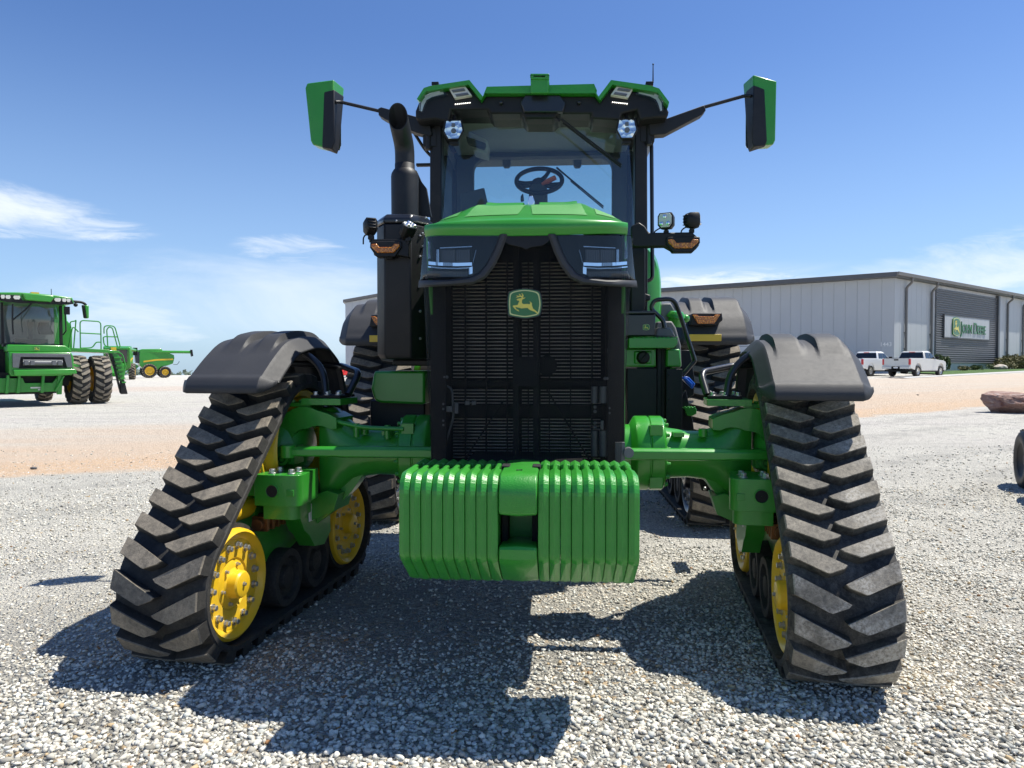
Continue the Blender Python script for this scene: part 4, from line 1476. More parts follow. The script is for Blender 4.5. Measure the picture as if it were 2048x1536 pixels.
for sx in (-1, 1):
    def pu(u):
        return u if sx < 0 else 2165 - u
    dv = 0 if sx < 0 else -1
    ll = MB()
    q = [(898, 178), (931, 173), (944, 191), (909, 197)]
    ll.prism([W2(pu(u), v + dv, Y0 + 0.02) for u, v in q], Y0 + 0.015, Y0 + 0.06, 'y')
    o_ = ll.build('roof_light', ['lampwhite'], rf_, bevel=0.004)
    ld_ = MB()
    for q in ([(903, 180.5), (928, 176.8), (931, 181), (906, 184.8)], [(910, 189), (935, 185.2), (938, 189.5), (913, 193.6)]):
        ld_.prism([W2(pu(u), v + dv, Y0 + 0.01) for u, v in q], Y0 + 0.004, Y0 + 0.03, 'y')
    ld_.build('led_row', ['dullsteel'], o_, bevel=0.002)
    wr = MB()
    q = [(838, 224), (839, 205), (846, 193), (860, 186), (888, 180), (895, 190), (866, 197), (855, 203), (851, 212), (846, 226)]
    wr.prism([W2(pu(u), v + dv, Y0 + 0.02) for u, v in q], Y0 + 0.015, Y0 + 0.07, 'y')
    o_ = wr.build('corner_light', ['lens'], rf_, bevel=0.004)
    wi = MB()
    q = [(841, 222), (842, 207), (849, 196), (862, 189), (886, 184), (888, 188), (864, 194), (853, 200), (848, 210), (844, 223)]
    wi.prism([W2(pu(u), v + dv, Y0 + 0.05) for u, v in q], Y0 + 0.045, Y0 + 0.07, 'y')
    wi.build('lamp_reflector', ['lampwhite'], o_, smooth=False)
    dl = MB()
    for i in range(8):
        u = 911 + i * 4.1
        v = 209.5 - i * 0.45
        dl.ball(W(pu(u), v + dv - 1, Y0 + 0.045), 0.0042, 8)
    dl.build('daytime_led', ['led'], rf_)
# bracket on the roof front
br = MB()
br.uvprism([(1061, 156), (1097, 156), (1096, 186), (1062, 186)], 4.94, 4.97)
for q in ([(1061, 147), (1098, 147), (1098, 150.5), (1061, 150.5)], [(1061, 154.5), (1098, 154.5), (1098, 158), (1061, 158)], [(1061, 150.5), (1067, 150.5), (1067, 154.5), (1061, 154.5)], [(1090, 150.5), (1098, 150.5), (1098, 154.5), (1090, 154.5)]):
    br.uvprism(q, 4.93, 5.05)
br.build('receiver_bracket', ['green'], rf_, bevel=0.003)
an = MB()
a = W(1306, 166, 5.9)
an.cyl(a, a + Vector((0, 0, 0.145)), 0.006, 0.004, 8)
an.ball(a + Vector((0, 0, 0.15)), 0.008, 8)
an.box(a + Vector((-0.03, 0, -0.01)), (0.06, 0.05, 0.03))
an.box(W(871, 169, 5.6), (0.055, 0.05, 0.025))
an.build('antenna', ['black'], rf_, bevel=0.003)
cm = MB()
for u in (1002, 1158):
    cm.lathe([(0.0, -0.012), (0.012, -0.012), (0.014, 0.03)], W(u, 205, Y0 + 0.03), (0, 1, 0), 14)
cm.uvprism([(1041, 205), (1050, 190), (1120, 190), (1131, 205), (1126, 224), (1048, 224)], Y0 + 0.02, Y0 + 0.1)
cm.build('camera_housing', ['blackpaint'], rf_, bevel=0.006)

# wipers
for pts, rr_, y in (([(1076, 203), (1120, 243), (1243, 330)], 0.008, 5.07), ([(1113, 335), (1160, 375), (1207, 413)], 0.007, 6.38)):
    wp_ = MB()
    P = [W(u, v, y) for u, v in pts]
    wp_.tube([P[0], P[1]], [rr_ * 1.3, rr_], 8)
    wp_.box((P[0] + P[1]) / 2, (0.01, 0.01, 0.01))
    wp_.tube([P[0].lerp(P[2], 0.28), P[2]], rr_, 8)
    wp_.tube([P[0].lerp(P[2], 0.30) + Vector((0, 0.02, -0.012)), P[2] + Vector((0, 0.02, -0.012))], rr_ * 0.8, 6)
    wp_.build('wiper', ['black'], tractor)

# lamps on the cab posts
for (u, v) in ((907, 259), (1253.5, 257)):
    y = 5.06
    k = y / 1420
    c = W(u, v, y)
    hx = [(-17, 19), (17, 19), (21.5, -4), (12, -22), (-12, -22), (-21.5, -4)]
    m_ = MB()
    m_.loft([[Vector((a * k, 0, b * k)) for a, b in hx], [Vector((a * k, -0.012, b * k)) for a, b in hx], [Vector((a * k * 0.86, -0.018, b * k * 0.88)) for a, b in hx]], 0, False, True, Matrix.Translation(c))
    m_.loft([[Vector((a * k, 0, b * k)) for a, b in hx], [Vector((a * k * 0.6, 0.07, b * k * 0.6)) for a, b in hx]], 0, True, True, Matrix.Translation(c))
    m_.cyl(c + Vector((0.0, 0.03, 0.05)), c + Vector((0, 0.05, 0.115)), 0.014, seg=12)
    m_.bb(c.x - 0.03, c.x + 0.03, c.y + 0.01, c.y + 0.06, c.z - 0.10, c.z - 0.07)
    o_ = m_.build('cab_lamp', ['black'], tractor, bevel=0.003)
    f_ = MB()
    f_.prism([(c.x + a * k * 0.84, c.z + b * k * 0.86) for a, b in hx], c.y - 0.008, c.y, 'y')
    f_.build('lamp_reflector', ['lamp'], o_, smooth=False)
    q_ = MB()
    q_.lathe([(0.0, 0.0), (0.016, 0.0), (0.020, 0.014)], c + Vector((0.002, -0.018, -0.012)), (0, 1, 0), 16)
    q_.bb(c.x - 0.012, c.x + 0.012, c.y - 0.016, c.y - 0.006, c.z + 0.015, c.z + 0.04)
    q_.build('bulb_shield', ['dullsteel'], o_)

# mirrors
MIR = {
    -1: dict(front=[(610, 176), (614, 166), (667, 159), (667, 285), (662.5, 297), (644, 294), (625, 289), (621, 281)], dxu=11, back=0.13, dark=[(648, 184), (667, 179), (667.4, 285), (662.7, 297.5), (644, 294.5)], rod=[(670, 204, 5.16), (681, 204, 5.20), (758, 222, 5.22)], arm=[(756, 217), (762, 214), (858, 240), (864, 268), (860, 272), (832, 265), (770, 238), (757, 230)]),
    1: dict(front=[(1507, 149), (1554, 162), (1553.5, 178), (1551, 280), (1547, 289), (1509, 292), (1506, 285)], dxu=-21, back=0.13, dark=[(1508.6, 170), (1529, 178), (1534, 281), (1531, 291), (1509, 293), (1505.6, 285)], rod=[(1502, 192, 5.16), (1490, 191.5, 5.2), (1406, 215, 5.22)], arm=[(1408, 210), (1412, 220), (1404, 229), (1330, 268), (1300, 270), (1297, 243), (1330, 238)]),
}
for sx, q in MIR.items():
    y = 5.15
    f0 = [W(u, v, y) for u, v in q['front']]
    cen = sum(f0, Vector()) / len(f0)
    zt_, zb_ = max(p.z for p in f0), min(p.z for p in f0)
    f1 = [Vector((p.x - sx * 0.045 * max(0, (p.z - zb_) / (zt_ - zb_) - 0.1), y + q['back'], p.z + (cen.z - p.z) * 0.05)) for p in f0]
    fm = [cen + (p - cen) * 1.0 for p in f0]
    m_ = MB()
    m_.loft([[Vector((p.x, y, p.z)) for p in f0], f1])
    mr = m_.build('side_mirror', ['green'], tractor, bevel=0.008, ang=30)
    d0 = [W(u, v, y - 0.006) for u, v in q['dark']]
    m_ = MB()
    # black inner half: wraps round the inner flank
    inner_x = max(p.x for p in d0) if sx < 0 else min(p.x for p in d0)
    d1 = []
    for p in d0:
        near = abs(p.x - inner_x) < 0.05
        d1.append(Vector((p.x - sx * ((0.048 * max(0, (p.z - zb_) / (zt_ - zb_) - 0.1) + 0.004) if near else 0.0), y + q['back'] - 0.012 if near else y + 0.02, p.z - 0.004)))
    d0 = [Vector((p.x - sx * (0.004 if abs(p.x - inner_x) < 0.05 else 0), p.y, p.z)) for p in d0]
    m_.loft([d0, d1])
    m_.build('mirror_shell', ['satin'], mr, bevel=0.005, ang=30)
    g_ = MB()
    g_.prism([(p.x * 1.0 + (-sx) * 0.03, p.z) for p in [cen + (pp - cen) * 0.88 for pp in f0]], y + q['back'] - 0.002, y + q['back'] + 0.004, 'y')
    g_.build('mirror_glass', ['chrome'], mr)
    a_ = MB()
    uvtube(a_, q['rod'], 0.0125, 0.03, 12)
    a_.uvprism(q['arm'], 5.17, 5.26)
    if sx < 0:
        uvtube(a_, [(826, 262, 5.35), (850, 300, 5.4), (872, 322, 5.4)], 0.012, 0.05, 10)
        a_.bb(-0.93, -0.79, 5.38, 5.42, 2.985, 3.005)
    a_.bb(sx * 0.74, sx * 0.84, 5.19, 5.30, 3.07, 3.20)
    a_.cyl((sx * 0.80, 5.2, 3.05), (sx * 0.80, 5.2, 3.22), 0.022, seg=14)
    a_.build('mirror_arm', ['satin'], tractor, bevel=0.004)

# grab rail on the right post
gr = MB()
uvtube(gr, [(1284, 283, 5.33), (1303, 285, 5.33), (1305, 560, 5.33), (1282, 563, 5.33)], 0.0145, 0.09, 14)
gr.uvprism([(1279, 545), (1288, 545), (1288, 580), (1279, 580)], 5.30, 5.34)
gr.build('grab_rail', ['blackpaint'], tractor)
cp = MB()
cp.uvprism([(1262, 480), (1284, 470), (1291, 500), (1291, 610), (1284, 640), (1262, 640)], 5.05, 5.25)
cp.uvprism([(1288, 586), (1301, 590), (1301, 600), (1288, 602)], 5.1, 5.25)
cp.build('door_post', ['satin'], tractor, bevel=0.008)

# ---- right flank: green fuel tank shoulder, steps, tool box, rail
ft = MB()
def sup(cx, cz, rx, rz_, y, n=28, p=3.0):
    return [(cx + rx * math.copysign(abs(math.cos(2 * math.pi * k / n)) ** (2 / p), math.cos(2 * math.pi * k / n)), y, cz + rz_ * math.copysign(abs(math.sin(2 * math.pi * k / n)) ** (2 / p), math.sin(2 * math.pi * k / n))) for k in range(n)]
ft.loft([sup(0.74, 1.95, 0.10, 0.30, 5.75), sup(0.76, 1.97, 0.20, 0.45, 5.78), sup(0.76, 1.97, 0.235, 0.49, 5.9), sup(0.76, 1.97, 0.24, 0.50, 6.4), sup(0.76, 1.97, 0.2, 0.45, 6.5)])
ft.build('rear_fender_panel', ['green'], tractor, ang=60)
tbx = MB()
a, b = W(1262, 628, 4.92), W(1311, 672, 4.92)
tbx.bb(a.x - 0.06, b.x, 4.92, 5.15, b.z, a.z - 0.002)
tb_o = tbx.build('tool_box', ['blackpaint'], tractor, bevel=0.008)
tl_ = MB()
tl_.bb(a.x - 0.065, b.x + 0.003, 4.915, 5.155, a.z, a.z + 0.022)
tl_.build('box_lid', ['blackpaint'], tb_o, bevel=0.006)
c = W(1292.5, 654.5, 4.917)
emblem(tb_o, 6.6 * 4.92 / 1420, Matrix.Translation(c), 'emblem', False, 0.95, 0.12)
st = MB()
a, b = W(1258, 676, 4.86), W(1355, 690, 4.86)
st.prism([(a.x, a.z), (b.x - 0.012, a.z), (b.x, a.z - 0.012), (b.x, b.z + 0.01), (b.x - 0.025, b.z - 0.02), (a.x, b.z - 0.02)], 4.86, 5.22, 'y')
for i in range(11):
    x = a.x + 0.03 + i * 0.028
    st.bb(x, x + 0.018, 4.862, 4.88, a.z, a.z + 0.007)
    st.bb(x, x + 0.018, 4.94, 4.955, a.z, a.z + 0.006)
st.build('step_platform', ['green'], tractor, bevel=0.003)
tk = MB()
a, b = W(1262, 697, 4.98), W(1312, 734, 4.98)
tk.bb(a.x - 0.05, b.x, 4.98, 5.4, b.z, a.z)
a2, b2 = W(1268, 702, 4.97), W(1304, 728, 4.97)
tk.bb(a2.x, b2.x, 4.968, 4.99, b2.z, a2.z)
a, b = W(1333, 698, 4.98), W(1363, 734, 4.98)
tk.loft([[(a.x, 4.98, b.z), (b.x, 4.98, b.z), (b.x - 0.01, 4.98, a.z), (a.x, 4.98, a.z)], [(a.x, 5.4, b.z), (b.x + 0.03, 5.4, b.z), (b.x + 0.02, 5.4, a.z), (a.x, 5.4, a.z)]])
tk.build('fuel_tank', ['green'], tractor, bevel=0.012)
cpn = MB()
c = W(1286, 715, 4.965)
cpn.lathe([(0, -0.035), (0.036, -0.035), (0.044, -0.02), (0.046, 0.01)], c, (0, 1, 0), 20)
cpn.box(c + Vector((0, -0.035, 0)), (0.012, 0.02, 0.08), 0, Matrix.Rotation(0.7, 3, 'Y'))
cpn.build('tank_cap', ['black'], tractor, bevel=0.004)
pn = MB()
def flat(u0, u1, v0, v1, y, th=0.03, mi=0):
    a, b = W(u0, v0, y), W(u1, v1, y)
    pn.bb(a.x, b.x, y, y + th, b.z, a.z, mi)
flat(1255, 1313, 737, 870, 5.0, 0.3)
flat(1333, 1364, 738, 872, 4.97, 0.3)
flat(1315, 1322, 690, 872, 5.02, 0.2)
flat(1323, 1331, 690, 872, 5.05, 0.2)
for v in (750, 799, 847):
    pn.ball(W(1337.5, v, 4.968), 0.009, 10, 0, (1, 0.6, 1))
pn.build('side_cover', ['satin'], tractor, bevel=0.006)
gp = MB()
gp.uvprism([(1310, 674), (1314, 655), (1342, 655), (1352, 674)], 5.02, 5.2)
gp.build('step_cover', ['greyplastic'], tractor, bevel=0.012)
gp = MB()
gp.uvprism([(1310, 656), (1314, 643), (1344, 642), (1352, 655), (1362, 690), (1364, 735), (1352, 735), (1350, 690)], 5.25, 5.5)
gp.build('step_cover', ['greyplastic'], tractor, bevel=0.012)
gp = MB()
gp.uvprism([(1316, 620), (1325, 607), (1342, 606), (1350, 620), (1348, 645), (1330, 648)], 5.9, 6.2)
gp.build('step_cover', ['greyplastic'], tractor, bevel=0.012)
fc = MB()
c = W(1351, 640, 5.9)
fc.lathe([(0.0, 0.075), (0.05, 0.07), (0.075, 0.04), (0.078, 0.025), (0.06, 0.02), (0.06, -0.05)], c, (0.1, -0.2, 1), 24, 0)
c = W(1371, 637, 5.9)
fc.ball(c, 0.035, 12)
fc.build('filler_cap', ['green'], tractor)
hr = MB()
uvtube(hr, [(1329, 655, 5.02), (1326, 640, 5.02), (1301, 617, 5.02), (1309, 600, 5.02), (1348, 597, 5.02), (1362, 635, 5.08), (1390, 722, 5.12), (1384, 728, 5.12), (1364, 752, 5.12)], 0.0155, 0.055, 14)
hr.build('hand_rail', ['blackpaint'], tractor)
lad = MB()
def lb(u0, u1, v0, v1, y, th, mi=0):
    a, b = W(u0, v0, y), W(u1, v1, y)
    lad.bb(a.x, b.x, y, y + th, b.z, a.z, mi)
lad.uvprism([(1362, 700), (1380, 700), (1390, 760), (1388, 790), (1372, 800), (1364, 800)], 5.3, 5.36)
lad.uvprism([(1362, 800), (1372, 780), (1386, 842), (1390, 872), (1362, 872)], 5.20, 5.26)
lad.uvprism([(1395, 952), (1433, 960), (1432, 984), (1404, 982)], 4.9, 4.92)
lad.uvprism([(1363, 868), (1392, 868), (1436, 962), (1395, 962)], 5.0, 5.04)
lad.build('ladder', ['black'], tractor, bevel=0.005)
lst = MB()
for (u0, u1, v0, v1, y) in ((1366, 1393, 815, 832, 5.15), (1433, 1457, 963, 982, 5.2)):
    a, b = W(u0, v0, y), W(u1, v1, y)
    lst.prism([(a.x, a.z), (b.x - 0.01, a.z), (b.x, a.z - 0.012), (b.x, b.z + 0.015), (b.x - 0.03, b.z), (a.x + 0.03, b.z), (a.x + 0.015, a.z - 0.02)], y, y + 0.25, 'y')
    for i in range(4):
        lst.bb(a.x + 0.01 + i * 0.022, a.x + 0.022 + i * 0.022, y, y + 0.02, a.z, a.z + 0.008)
lst.build('ladder_step', ['green'], tractor, bevel=0.003)
lbt = MB()
for u in (1409.5, 1424):
    lbt.ball(W(u, 977, 4.895), 0.013, 12)
lbt.build('ladder_bolt', ['steel'], tractor)
bl_ = MB()
pts = [(1362, 755), (1368, 752), (1378, 754), (1391, 768), (1385, 778), (1376, 770)]
bl_.uvprism(pts, 5.16, 5.20)
bl_.uvprism([(1366, 757), (1372, 755), (1386, 768), (1382, 773)], 5.15, 5.17)
bl_.build('blue_flap', ['blue'], tractor, bevel=0.004)

# ---- left flank: green panel and dark cover under the exhaust box
lp = MB()
a, b = W(742, 742, 4.35), W(850, 806, 4.35)
lp.loft([[(a.x + 0.02, 4.35, a.z), (a.x - 0.002, 4.35, b.z + 0.09), (a.x + 0.02, 4.35, b.z + 0.015), (a.x + 0.06, 4.35, b.z), (b.x, 4.35, b.z - 0.01), (b.x, 4.35, a.z)], [(a.x - 0.01, 5.3, a.z), (a.x - 0.03, 5.3, b.z + 0.09), (a.x - 0.01, 5.3, b.z + 0.015), (a.x + 0.03, 5.3, b.z), (b.x, 5.3, b.z - 0.01), (b.x, 5.3, a.z)]])
lp.build('side_tank', ['green'], tractor, bevel=0.015)
ld2 = MB()
a, b = W(740, 800, 4.5), W(850, 862, 4.5)
ld2.bb(a.x, b.x, 4.5, 5.4, b.z, a.z)
ld2.bb(-0.86, -0.5, 4.3, 4.36, 1.46, 1.50)
ld2.build('lower_cover', ['satin'], tractor, bevel=0.01)
gb = MB()
gb.cyl(W(1258, 906, 3.4), W(1258, 906, 3.4) + Vector((0, 0.05, 0)), 0.024, seg=20)
gb.bb(0.43, 0.475, 3.42, 3.46, 0.98, 1.09)
gb.build('tow_pin', ['dullsteel'], tractor)
MB.ORG = Vector((0, 0, 0))


# ================================================================== ground
def sstep(x, a, b):
    t = np.clip((x - a) / (b - a), 0, 1)
    return t * t * (3 - 2 * t)


def zg(x, y):
    """terrain height: level yard, rising gently to the right, falling off far behind"""
    x, y = np.asarray(x, float), np.asarray(y, float)
    d = np.hypot(x, y)
    rise = 0.0150 * np.log1p(np.exp((d - 9) / 2.5)) * 2.5 * sstep(x, -8, 14)
    rise = np.minimum(rise, 1.25)
    fall = -0.022 * np.clip(d - 150, 0, None) * sstep(-x, -30, 10)
    return rise + fall


def Z(p):
    return float(zg(p[0], p[1]))


def place(u, d):
    p = D(u, d)
    p.z = Z(p)
    return p


nr, na = 150, 220
rad_ = np.concatenate([[0.0], np.geomspace(0.6, 1500, nr)])
ang_ = np.linspace(-np.pi, np.pi, na + 1)[:-1]
vs = [(0, 0, 0)]
RR, AA = np.meshgrid(rad_[1:], ang_, indexing='ij')
X, Y = RR * np.sin(AA), RR * np.cos(AA)
Zz = zg(X, Y)
relief = 0.010 * np.sin(X * 2.3 + 1.7 * np.sin(Y * 1.1)) * np.cos(Y * 1.9 + np.sin(X * 1.3)) + 0.006 * np.sin(X * 5.1 + Y * 3.7)
Zz = Zz + relief * sstep(12 - RR, 0, 6) - 0.008
verts = np.concatenate([[[0, 0, -0.01]], np.stack([X.ravel(), Y.ravel(), Zz.ravel()], 1)])
faces = []
for j in range(na):
    faces.append((0, 1 + (j + 1) % na, 1 + j))
for i in range(nr - 1):
    b0, b1 = 1 + i * na, 1 + (i + 1) * na
    for j in range(na):
        j2 = (j + 1) % na
        faces.append((b0 + j, b0 + j2, b1 + j2, b1 + j))
me = bpy.data.meshes.new('ground')
me.from_pydata(verts.tolist(), [], faces)
me.polygons.foreach_set('use_smooth', [True] * len(me.polygons))
bmx = bmesh.new()
bmx.from_mesh(me)
bmesh.ops.recalc_face_normals(bmx, faces=bmx.faces)
if bmx.faces[0].normal.z < 0:
    bmesh.ops.reverse_faces(bmx, faces=bmx.faces)
bmx.to_mesh(me)
bmx.free()
ground = bpy.data.objects.new('ground', me)
COL.objects.link(ground)
tag(ground, kind='structure')


def groundmat():
    m, t, b = base_mat('gravel_yard')
    co = ocoord(t)
    sp = nd(t, 'ShaderNodeSeparateXYZ')
    t.links.new(co, sp.inputs[0])
    x, y = sp.outputs[0], sp.outputs[1]
    # chips of stone at two sizes
    def chips(scale):
        v = nd(t, 'ShaderNodeTexVoronoi')
        v.inputs['Scale'].default_value = scale
        t.links.new(co, v.inputs[0])
        s = nd(t, 'ShaderNodeSeparateColor')
        t.links.new(v.outputs['Color'], s.inputs[0])
        e = nd(t, 'ShaderNodeTexVoronoi', feature='DISTANCE_TO_EDGE')
        e.inputs['Scale'].default_value = scale
        t.links.new(co, e.inputs[0])
        return s.outputs[0], s.outputs[1], e.outputs[0]
    a1, a2, e1 = chips(38)
    b1, b2, e2 = chips(95)
    big = noise(t, co, 0.35, 6, 0.6, 0.3)
    med = noise(t, co, 2.2, 6, 0.65)
    stone = mixc(t, ramp(t, a1, 0.05, 0.95), (0.16, 0.156, 0.14), (0.52, 0.50, 0.44))
    stone = mixc(t, ramp(t, a2, 0.86, 0.9), stone, (0.42, 0.33, 0.22))
    fines = mixc(t, b1, (0.18, 0.175, 0.158), (0.46, 0.445, 0.395))
    nearfar = mth(t, 'ADD', mth(t, 'MULTIPLY', x, x), mth(t, 'MULTIPLY', y, y))
    fines = mixc(t, ramp(t, nearfar, 11.0, 36.0), fines, mixc(t, b2, (0.36, 0.35, 0.31), (0.58, 0.56, 0.50)))
    stone = mixc(t, ramp(t, nearfar, 11.0, 36.0), stone, mixc(t, b1, (0.34, 0.33, 0.29), (0.80, 0.77, 0.68)))  # darker close by for shade among loose stones, paler fine gravel beyond
    far = mth(t, 'ADD', y, mth(t, 'MULTIPLY', x, 0.0))
    # packed fines show between the stones and in wheel-worn streaks
    streak = nd(t, 'ShaderNodeTexNoise')
    mp = nd(t, 'ShaderNodeMapping')
    mp.inputs['Rotation'].default_value = (0, 0, R(-25))
    mp.inputs['Scale'].default_value = (0.25, 1.6, 1)
    t.links.new(co, mp.inputs[0])
    t.links.new(mp.outputs[0], streak.inputs[0])
    streak.inputs['Scale'].default_value = 0.9
    streak.inputs['Detail'].default_value = 6
    worn = ramp(t, mth(t, 'ADD', mth(t, 'MULTIPLY', streak.outputs[0], 0.7), mth(t, 'MULTIPLY', med, 0.3)), 0.46, 0.60)
    c = mixc(t, mth(t, 'MULTIPLY', worn, 0.55), stone, fines)
    gap = ramp(t, e1, 0.0, 0.06, 0.35, 1.0)
    c = mixc(t, gap, (0.075, 0.075, 0.075), c)  # gaps between chips darkened: their shade put into the colour
    # pale driven gravel farther out
    dist = mth(t, 'SQRT', mth(t, 'ADD', mth(t, 'MULTIPLY', x, x), mth(t, 'MULTIPLY', y, y)))
    pale = mixc(t, b2, (0.44, 0.425, 0.375), (0.70, 0.675, 0.60))
    pale = mixc(t, ramp(t, big, 0.35, 0.7), pale, mixc(t, b1, (0.50, 0.47, 0.43), (0.60, 0.57, 0.52)))
    spk = noise(t, co, 3.4, 3, 0.75)
    pale = mixc(t, ramp(t, spk, 0.56, 0.70, 0.0, 0.75), pale, (0.26, 0.255, 0.245))
    pale = mixc(t, mth(t, 'MULTIPLY', ramp(t, streak.outputs[0], 0.52, 0.68), 0.35), pale, (0.36, 0.345, 0.32))
    c = mixc(t, ramp(t, dist, 9.0, 20.0), c, pale)
    # sandy pink road band
    s = mth(t, 'ADD', mth(t, 'MULTIPLY', mth(t, 'ADD', x, 7.2), -0.567), mth(t, 'MULTIPLY', mth(t, 'ADD', y, -8.7), 0.824))
    along = mth(t, 'ADD', mth(t, 'MULTIPLY', mth(t, 'ADD', x, 7.2), 0.824), mth(t, 'MULTIPLY', mth(t, 'ADD', y, -8.7), 0.567))
    s2 = mth(t, 'ADD', s, mth(t, 'MULTIPLY', mth(t, 'SUBTRACT', big, 0.5), 2.2))
    s2 = mth(t, 'ADD', s2, mth(t, 'MULTIPLY', mth(t, 'SUBTRACT', med, 0.5), 0.7))
    wid = ramp(t, along, 0.0, 30.0, 4.2, 6.0)
    band = mth(t, 'MULTIPLY', ramp(t, s2, -0.25, 0.35), mth(t, 'SUBTRACT', 1.0, ramp(t, mth(t, 'SUBTRACT', s2, wid), -0.6, 0.8)))
    sand = mixc(t, ramp(t, b1, 0.1, 0.95), (0.52, 0.355, 0.225), (0.72, 0.53, 0.355))
    sand = mixc(t, ramp(t, a2, 0.90, 0.94), sand, (0.62, 0.58, 0.52))
    c = mixc(t, mth(t, 'MULTIPLY', band, 0.9), c, sand)
    wid2 = ramp(t, along, 0.0, 30.0, 8.5, 18.0)
    band2 = mth(t, 'MULTIPLY', ramp(t, s2, 1.2, 2.6), mth(t, 'SUBTRACT', 1.0, ramp(t, mth(t, 'SUBTRACT', s2, wid2), -1.2, 1.6)))
    pink = mixc(t, b2, (0.46, 0.365, 0.275), (0.70, 0.59, 0.475))
    c = mixc(t, mth(t, 'MULTIPLY', band2, mth(t, 'ADD', 0.55, mth(t, 'MULTIPLY', ramp(t, streak.outputs[0], 0.4, 0.6), 0.4))), c, pink)
    # a second faint pink strip far off
    s3 = mth(t, 'ADD', s, mth(t, 'MULTIPLY', mth(t, 'SUBTRACT', big, 0.5), 8.0))
    band3 = mth(t, 'MULTIPLY', ramp(t, s3, 36, 40), mth(t, 'SUBTRACT', 1.0, ramp(t, s3, 46, 52)))
    c = mixc(t, mth(t, 'MULTIPLY', band3, 0.5), c, (0.56, 0.44, 0.35))
    # wheel lanes worn beside the road, darker packed fines with ragged edges
    for s0_, w_ in ((-1.1, 0.30), (-2.9, 0.34), (-5.2, 0.28), (-6.9, 0.30)):
        dl_ = mth(t, 'ABSOLUTE', mth(t, 'ADD', mth(t, 'ADD', s, -s0_), mth(t, 'MULTIPLY', mth(t, 'SUBTRACT', big, 0.5), 1.6)))
        ln = mth(t, 'MULTIPLY', mth(t, 'SUBTRACT', 1.0, ramp(t, dl_, w_ * 0.5, w_ * 1.6)), ramp(t, med, 0.38, 0.62))
        c = mixc(t, mth(t, 'MULTIPLY', ln, 0.42), c, (0.27, 0.262, 0.24))
    t.links.new(c, b.inputs['Base Color'])
    b.inputs['Roughness'].default_value = 0.9
    b.inputs['Specular IOR Level'].default_value = 0.2
    h = mth(t, 'ADD', mth(t, 'MULTIPLY', mth(t, 'MULTIPLY', a1, ramp(t, e1, 0.0, 0.25)), 1.0), mth(t, 'MULTIPLY', mth(t, 'MULTIPLY', b1, ramp(t, e2, 0.0, 0.25)), 0.4))
    bump(t, b, h, 0.9, 0.02)
    return m


ground.data.materials.append(groundmat())


